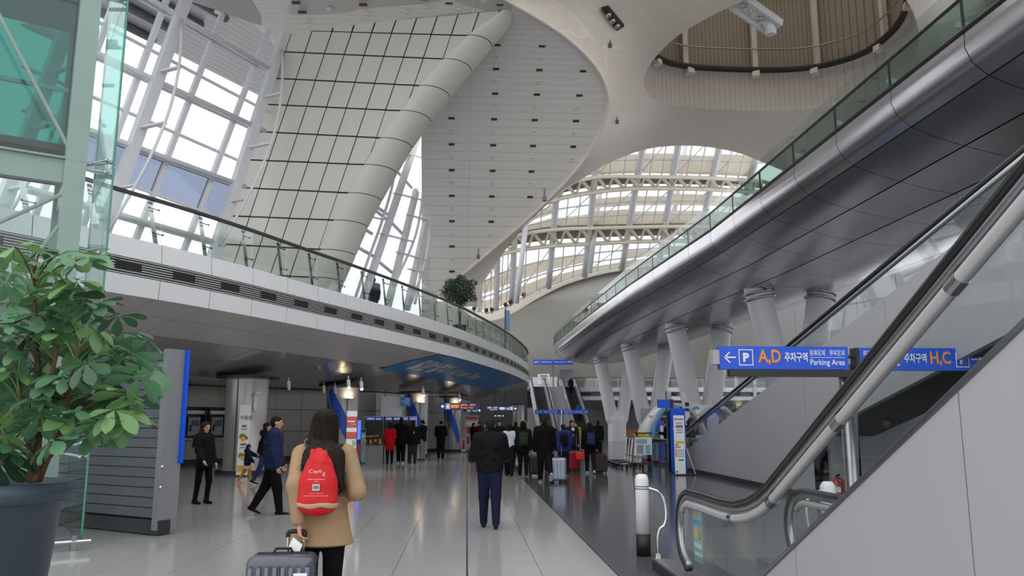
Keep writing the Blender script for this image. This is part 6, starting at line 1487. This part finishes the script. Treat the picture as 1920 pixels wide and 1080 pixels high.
for k in range(150):
    a = rr.uniform(-1.9, 1.9); hh_ = rr.uniform(-.02, .1); cz_ = up((0, -.02, 1.67)); r0 = np.array((math.sin(a) * .094, -math.cos(a) * .112, 0)); p0 = cz_ + np.array((r0[0] * .12, r0[1] * .12 - .005, .092)); pm_ = cz_ + r0 * .72 + np.array((0, 0, .066)); p1 = cz_ + r0 * 1.0 + np.array((0, 0, hh_ * .4 - .03)); sx = math.sin(a)
    p2 = up((sx * .105, -.06 - .085 * max(.15, math.cos(a)), 1.50)); p3 = up((sx * .135 + rr.uniform(-.01, .025), -.13 - .09 * max(0, math.cos(a)), 1.40)); p4 = up((sx * .15 + rr.uniform(-.02, .05), -.16 - (.13 if abs(sx) < .65 else .05) + rr.uniform(-.01, .01), 1.27 + rr.uniform(-.09, .06) - .06 * max(0, sx)))
    q = smooth_path([p0, pm_, p1, p2, p3, p4], 4); hs_.tube(q, list(np.linspace(.008, .002, len(q))), 4, cap=False)
hs_.v = [tuple(T[:3, :3] @ np.array(v) + T[:3, 3]) for v in hs_.v]; hs_.build('hair_strands', MATS['hair_1c110e'], wo, True, kind='stuff', fix=False)
# her suitcase
grip = arms[-1][2]; gw = T[:3, :3] @ grip + T[:3, 3]
sc, X = suitcase(sp, .04, .46, .28, SH - .06, '#5d616b', 'dark ribbed hard suitcase with a sticker pulled by the woman in the camel coat', SHH + .06, 7, metal=.25, rough=.3, detail=True, rx=.07, rw=.055)
# moulded short ridges and stickers on its face
rr = random.Random(5)
for k in range(8):
    x = -.19 + .054 * k
    for z0, z1 in ((.45 + rr.uniform(-.06, .06), .68), (.1, .36 + rr.uniform(-.05, .05))): MB().tube([X((x, -.14, z0)), X((x, -.14, z1))], .018, 8).build('ridge', mat('case_ridge', '#6b6f7a', .28, .3), sc, True)
MB().prism([X((.1, -.165, .6)), X((.19, -.165, .6)), X((.19, -.165, .645)), X((.1, -.165, .645))], X((0, .006, 0)) - X((0, 0, 0))).build('sticker', M['ink'], sc); MB().prism([X((.1, -.167, .6)), X((.19, -.167, .6)), X((.19, -.167, .607)), X((.1, -.167, .607))], X((0, .002, 0)) - X((0, 0, 0))).build('sticker_stripe', coral, sc)
MB().prism([X((.05, -.163, .5)), X((.065, -.163, .49)), X((.095, -.163, .55)), X((.08, -.163, .56))], X((0, .004, 0)) - X((0, 0, 0))).build('sticker', M['ink'], sc)
MB().prism([X((.02, .07, .78)), X((.10, .05, .74)), X((.12, .05, .80)), X((.05, .07, .85))], X((0, .006, 0)) - X((0, 0, 0))).build('luggage_tag', M['ink'], sc)

# ---- other people.  heading: 0 walks away, 180 comes towards the camera, -90 faces right
JK = dict
pe = person
pe('man in a black jacket and navy jeans walking away down the hall', G(918, 990), 0, 1.72, JK(c='#131316', r=.055, hem=.90, folds=1, rough=.7), JK(c='#1b1f38', r=.026), JK(c='#2a1c16'), JK(style='short', c='#161413'), ll=(8, 2), rl=(-9, 8), la=(12, 16, 60), ra=(14, 14, 62), vox=.011)
pe('man in a navy padded jacket and black trousers walking across the hall', G(508, 966), -82, 1.77, JK(c='#20294a', r=.06, hem=.84, folds=1, rough=.6), JK(c='#0f0f12', r=.03), JK(c='#1a1a1c', sole='#8a8a8a'), JK(style='short', c='#14110f', face=1), ll=(-17, 12), rl=(12, 4), la=(8, 6, 14), ra=(4, 6, 12), vox=.011)
pe('woman in a black coat and ankle boots standing near the pay phones', G(378, 945), -118, 1.66, JK(c='#0e0e12', r=.03, hem=.80, flare=.03, fem=1, name='coat', rough=.6), JK(c='#0c0c0f', r=.006), JK(c='#0d0d0e', boot=.14), JK(style='long', c='#2b1712', face=1, long=.2), ll=(10, 16), rl=(-6, 3), la=(6, 10, 16), ra=(10, 8, 34), vox=.012, turn=-10, lean=-3)
def skirt(root, T, up, hd, arms, Lg, dz):
    rows = []
    for r, z in ((.15, .90), (.22, .78), (.26, .66)):
        rows.append([T[:3, :3] @ np.array((r * (1 + .06 * math.sin(9 * a)) * math.cos(a), r * .85 * (1 + .06 * math.sin(9 * a)) * math.sin(a), z + dz)) + T[:3, 3] for a in np.linspace(0, 2 * math.pi, 61)[:-1]])
    MB().grid(rows, closed=True).build('skirt', cloth('#c9a597'), root, True, fix=False)
pe('small child in a dark coat, pale skirt and yellow tights holding a hand', G(462, 906), -75, 1.06, JK(c='#1b1d33', r=.06, hem=.80, hood=1), JK(c='#b8892a', r=.012), JK(c='#d98b93'), JK(style='bob', c='#1b1412', face=1), ll=(-18, 14), rl=(15, 5), ra=(20, 20, 20), la=(10, 15, 20), lt=(-.12, .5, 1.15), vox=.015, extra=skirt)
pe('woman in a dark hooded coat and jeans leading the small child', G(494, 909), -80, 1.64, JK(c='#15151b', r=.045, hem=.78, hood=1, fem=1, name='coat'), JK(c='#26345c', r=.012), JK(c='#1a1a1c', sole='#d8d8d8'), JK(style='bob', c='#14110f'), ll=(9, 3), rl=(-15, 10), la=(-24, 10, 10), ra=(5, 8, 10), vox=.016)
V = .018
pe('person in a red coat and black trousers at the ticket machines', G(730, 871), 10, 1.62, JK(c='#b3141c', r=.045, hem=.62, name='coat', fem=1), JK(c='#101014', r=.012), JK(c='#121214'), JK(style='bob', c='#16110f'), la=(10, 8, 40), ra=(20, 8, 50), vox=V)
pe('tall man in black with white shoes at the ticket machines', G(751, 869), 0, 1.84, JK(c='#101013', r=.05, hem=.7, name='coat'), JK(c='#111114', r=.03), JK(c='#c9c9cf', sole='#e0e0e0'), JK(style='short', c='#100e0d'), ll=(8, 4), rl=(-6, 6), la=(10, 10, 30), ra=(10, 10, 40), vox=V)
r5, T5, u5, _ = pe('person in black with a yellow-striped backpack in the ticket queue', G(773, 873), 5, 1.70, JK(c='#141418', r=.045, hem=.8), JK(c='#2b2b30', r=.025), JK(c='#9b8f88'), JK(style='short', c='#100e0d'), vox=V)
bk5 = backpack(T5, u5, 'black backpack with a yellow stripe worn in the ticket queue', '#17150f'); MB().bar(T5[:3, :3] @ u5((.05, -.36, 1.08)) + T5[:3, 3], T5[:3, :3] @ u5((.03, -.33, 1.36)) + T5[:3, 3], .03, .01).build('stripe', cloth('#c9962e'), bk5)
pe('man in a black jacket and light trousers beside a silver case', G(792, 864), 60, 1.74, JK(c='#121216', r=.045, hem=.84), JK(c='#8a7f78', r=.03), JK(c='#1c1a1a', sole='#a0a0a0'), JK(style='short', c='#100e0d'), la=(4, 8, 20), ra=(14, 12, 30), vox=V, nod=15)
suitcase(G(781.5, 864), .1, .42, .26, .58, '#8d93a1', 'silver ribbed suitcase standing by the ticket queue', .45, 4, metal=.4)
pe('man in a long black coat standing alone before the blue column', G(826, 861), 0, 1.72, JK(c='#0e0e11', r=.045, hem=.66, name='coat'), JK(c='#121216', r=.028), JK(c='#141416', sole='#77777a'), JK(style='short', c='#100e0d'), ll=(4, 2), rl=(-4, 2), la=(6, 8, 70), ra=(6, 8, 70), vox=V, nod=18)
pe('woman in dark clothes standing by the red poster', G(888, 850), -150, 1.62, JK(c='#17161a', r=.04, hem=.75, fem=1, name='coat'), JK(c='#141418', r=.02), JK(c='#141416'), JK(style='long', c='#1c1310', face=1), la=(10, 8, 60), ra=(10, 8, 60), vox=V)
pe('woman in an open dark coat over pink by the red poster', G(898, 851), 150, 1.66, JK(c='#3a2226', r=.04, hem=.75, fem=1, name='coat'), JK(c='#15151a', r=.02), JK(c='#141416'), JK(style='long', c='#1c1310', face=1), la=(4, 8, 30), ra=(4, 8, 20), vox=V)
pe('person in dark clothes half hidden behind the black jacket', G(936, 868), 175, 1.72, JK(c='#191619', r=.04), JK(c='#141418', r=.025), JK(c='#141416'), JK(style='short', c='#15110f', face=1), vox=V)
r6, T6, u6, a6 = pe('woman in a white top and dark skirt walking beside the black jacket', G(955, 893), -10, 1.62, JK(c='#c4c6d0', r=.03, hem=.92, fem=1, name='blouse'), JK(c='#16161b', r=.05), JK(c='#17171a'), JK(style='bob', c='#1d1512'), ll=(10, 4), rl=(-10, 10), ra=(6, 12, 30), vox=V)
hp = T6[:3, :3] @ a6[1][2] + T6[:3, 3]; pb = thing('plastic_bag', hp * np.array((1, 1, 0)) + np.array((.1, 0, .55)), 'white plastic carrier bag hanging from a hand', 'bag', 'bags carried by people')
bc = hp + np.array((.07, -.05, -.33)); sdf_obj('sack', [rc(bc + np.array((0, 0, -.1)), bc + np.array((0, 0, .1)), .15, .07, .5, k=.05), rc(bc + np.array((-.08, 0, -.12)), bc + np.array((.08, 0, -.12)), .07, .07, .7, k=.05)], .014, mat('plastic_white', '#d6d8de', .35, var=.05, bump=.4, scale=9, tr=.2), pb)
MB().tube([bc + np.array((0, 0, .12)), hp - np.array((0, 0, .06))], .02, 6).build('bag_handle', MATS['plastic_white'], pb)
pe('person in dark clothes walking far down the passage', G(967, 852), 0, 1.66, JK(c='#1c1618', r=.04, hem=.75), JK(c='#141418', r=.025), JK(c='#141416'), JK(style='bob', c='#15110f'), vox=V)
r7, T7, u7, _ = pe('person in a fur-trimmed hooded coat with a green backpack', G(981, 893), 0, 1.66, JK(c='#151513', r=.055, hem=.78, hoodup=1, fur=1, name='coat'), JK(c='#121216', r=.02), JK(c='#151517', sole='#9a9a9a'), JK(style='hood', c='#15110f'), ll=(6, 3), rl=(-6, 6), vox=.016)
backpack(T7, u7, 'dark green backpack worn over a fur-trimmed hooded coat', '#2b3a2c', .15, .44, 1.2, -.27)
pe('tall person in a long black coat with pale-soled shoes', G(1021, 905), 4, 1.78, JK(c='#0d0d10', r=.065, hem=.62, name='coat'), JK(c='#121216', r=.03), JK(c='#a89a8c', sole='#cfcac4'), JK(style='short', c='#120f0e'), ll=(12, 4), rl=(-24, 26), la=(0, 10, 10), ra=(6, 14, 16), vox=.014)
pe('person with brown hair in a dark coat close behind the tall coat', G(1030, 884), 0, 1.68, JK(c='#17171c', r=.055, hem=.7, name='coat'), JK(c='#16161c', r=.03), JK(c='#1b1b1e'), JK(style='bob', c='#4a2f22'), vox=V)
suitcase(G(1004, 893), .1, .40, .27, .58, '#17171a', 'plain black suitcase beside the tall black coat', .3, 3)
suitcase(G(1047, 905), .05, .44, .26, .62, '#8e97a6', 'silver-blue hard suitcase beside the tall black coat', .35, 4, metal=.5, rough=.25)
r8, T8, u8, _ = pe('child in a violet-blue jacket with a black backpack', G(1057, 892), 0, 1.60, JK(c='#2c3170', r=.06, hem=.82, hood=1, rough=.6), JK(c='#15151b', r=.025), JK(c='#1b1b1e', sole='#b0b0b0'), JK(style='short', c='#17120f'), ll=(8, 3), rl=(-8, 8), vox=.016)
backpack(T8, u8, 'black backpack worn over the violet-blue jacket', '#14161f', .13, .36, 1.2, -.26)
suitcase(G(1077, 884), .1, .40, .27, .62, '#a0141c', 'red suitcase with pull handle beside the violet-blue jacket', .5, 4)
pe('young man in a white shirt and dark jacket facing the camera', G(1073, 876), -165, 1.72, JK(c='#22242c', r=.04, hem=.84), JK(c='#17171c', r=.025), JK(c='#1b1b1e'), JK(style='bob', c='#15110f', face=1), vox=V, extra=lambda root, T, up, hd, arms, Lg, dz: sdf_obj('shirt', [rc(up((0, .06, 1.05)), up((0, .075, 1.4)), .1, .09, .8)], .018, cloth('#cfd2da'), root, T))
pe('person in a yellow and black vest standing before the far escalator', G(1080, 858), 160, 1.66, JK(c='#b59b2c', r=.04, hem=.9, name='vest'), JK(c='#17171c', r=.025), JK(c='#1b1b1e'), JK(style='short', c='#15110f'), vox=V)
r9, T9, u9, a9 = pe('person in black with a navy backpack and brown case walking away', G(1107, 888), 0, 1.66, JK(c='#111114', r=.05, hem=.72, name='coat'), JK(c='#1c1c22', r=.02), JK(c='#b9b9c2', sole='#d8d8d8'), JK(style='bob', c='#120f0e'), ll=(10, 3), rl=(-12, 12), vox=.016)
backpack(T9, u9, 'navy backpack with a small badge worn over black', '#2a3a5c', .14, .42, 1.18, -.26)
hp = T9[:3, :3] @ a9[-1][2] + T9[:3, 3]; pb = thing('shopping_bag', hp * np.array((1, 1, 0)) + np.array((0, 0, .5)), 'bright red shopping bag hanging from a hand', 'bag', 'bags carried by people'); bc = hp + np.array((-.1, -.05, -.27))
sdf_obj('sack', [rb(bc, (.15, .06, .13), .04)], .014, mat('bag_red', '#d0281e', .5, var=.1), pb); MB().tube([bc + np.array((-.08, 0, .12)), hp - np.array((0, 0, .05)), bc + np.array((.08, 0, .12))], .012, 6).build('bag_handle', MATS['bag_red'], pb)
suitcase(G(1127, 888), -.1, .42, .28, .56, '#3a2a2a', 'brown fabric suitcase pulled by the person with the navy backpack', .4, 2, rough=.8)
pe('man in black standing behind the navy backpack', G(1122, 862), 20, 1.74, JK(c='#121215', r=.045, hem=.8), JK(c='#16161a', r=.03), JK(c='#1b1b1e'), JK(style='short', c='#120f0e'), vox=.02)
p_ = np.array((11.17, 85.9, 0)); pe('man in a dark suit standing near the top of the far escalator', p_, 0, 1.74, JK(c='#1a1c30', r=.045, hem=.8), JK(c='#16161c', r=.03), JK(c='#1b1b1e'), JK(style='short', c='#120f0e'), vox=.024, zbase=5.5 * (math.floor((85.9 - 76.2) / 11.4 * 27) + 1) / 27)
p_ = np.array((11.15, 79.6, 0)); pe('person in a blue top riding low on the far escalator', p_, 0, 1.70, JK(c='#2c5a9a', r=.045, hem=.8), JK(c='#16161c', r=.03), JK(c='#1b1b1e'), JK(style='short', c='#120f0e'), vox=.024, zbase=5.5 * (math.floor((79.6 - 76.2) / 11.4 * 27) + 1) / 27)
mp_ = ony(700, 545, 31.2); mp_[2] = 0; pe('person in dark clothes standing behind the mezzanine glass', mp_, 30, 1.72, JK(c='#2a2a30', r=.05, hem=.75), JK(c='#202026', r=.03), JK(c='#1b1b1e'), JK(style='short', c='#1a1613'), vox=.02, zbase=L2 - .02)
pe('person in a yellow-topped dark jacket bending over the trolleys', G(1218, 869), 95, 1.62, JK(c='#c9a52a', r=.045, hem=1.0, sleeve=.5), JK(c='#1a1c2c', r=.025), JK(c='#b5324a'), JK(style='short', c='#120f0e'), lean=62, la=(-10, 8, 10), ra=(-6, 8, 10), vox=.018)
pe('person in black reading a leaflet at the booth', ony(1250, 800, 37) * np.array((1, 1, 0)), 70, 1.70, JK(c='#101013', r=.045, hem=.84), JK(c='#131318', r=.03), JK(c='#1b1b1e'), JK(style='short', c='#120f0e'), la=(20, 8, 80), ra=(20, 8, 80), nod=30, vox=.018)
pe('person in dark clothes standing behind the blue totem', ony(1291, 800, 36.5) * np.array((1, 1, 0)), -30, 1.74, JK(c='#16161a', r=.045), JK(c='#3a2c2a', r=.03), JK(c='#1b1b1e'), JK(style='short', c='#120f0e'), vox=.02)
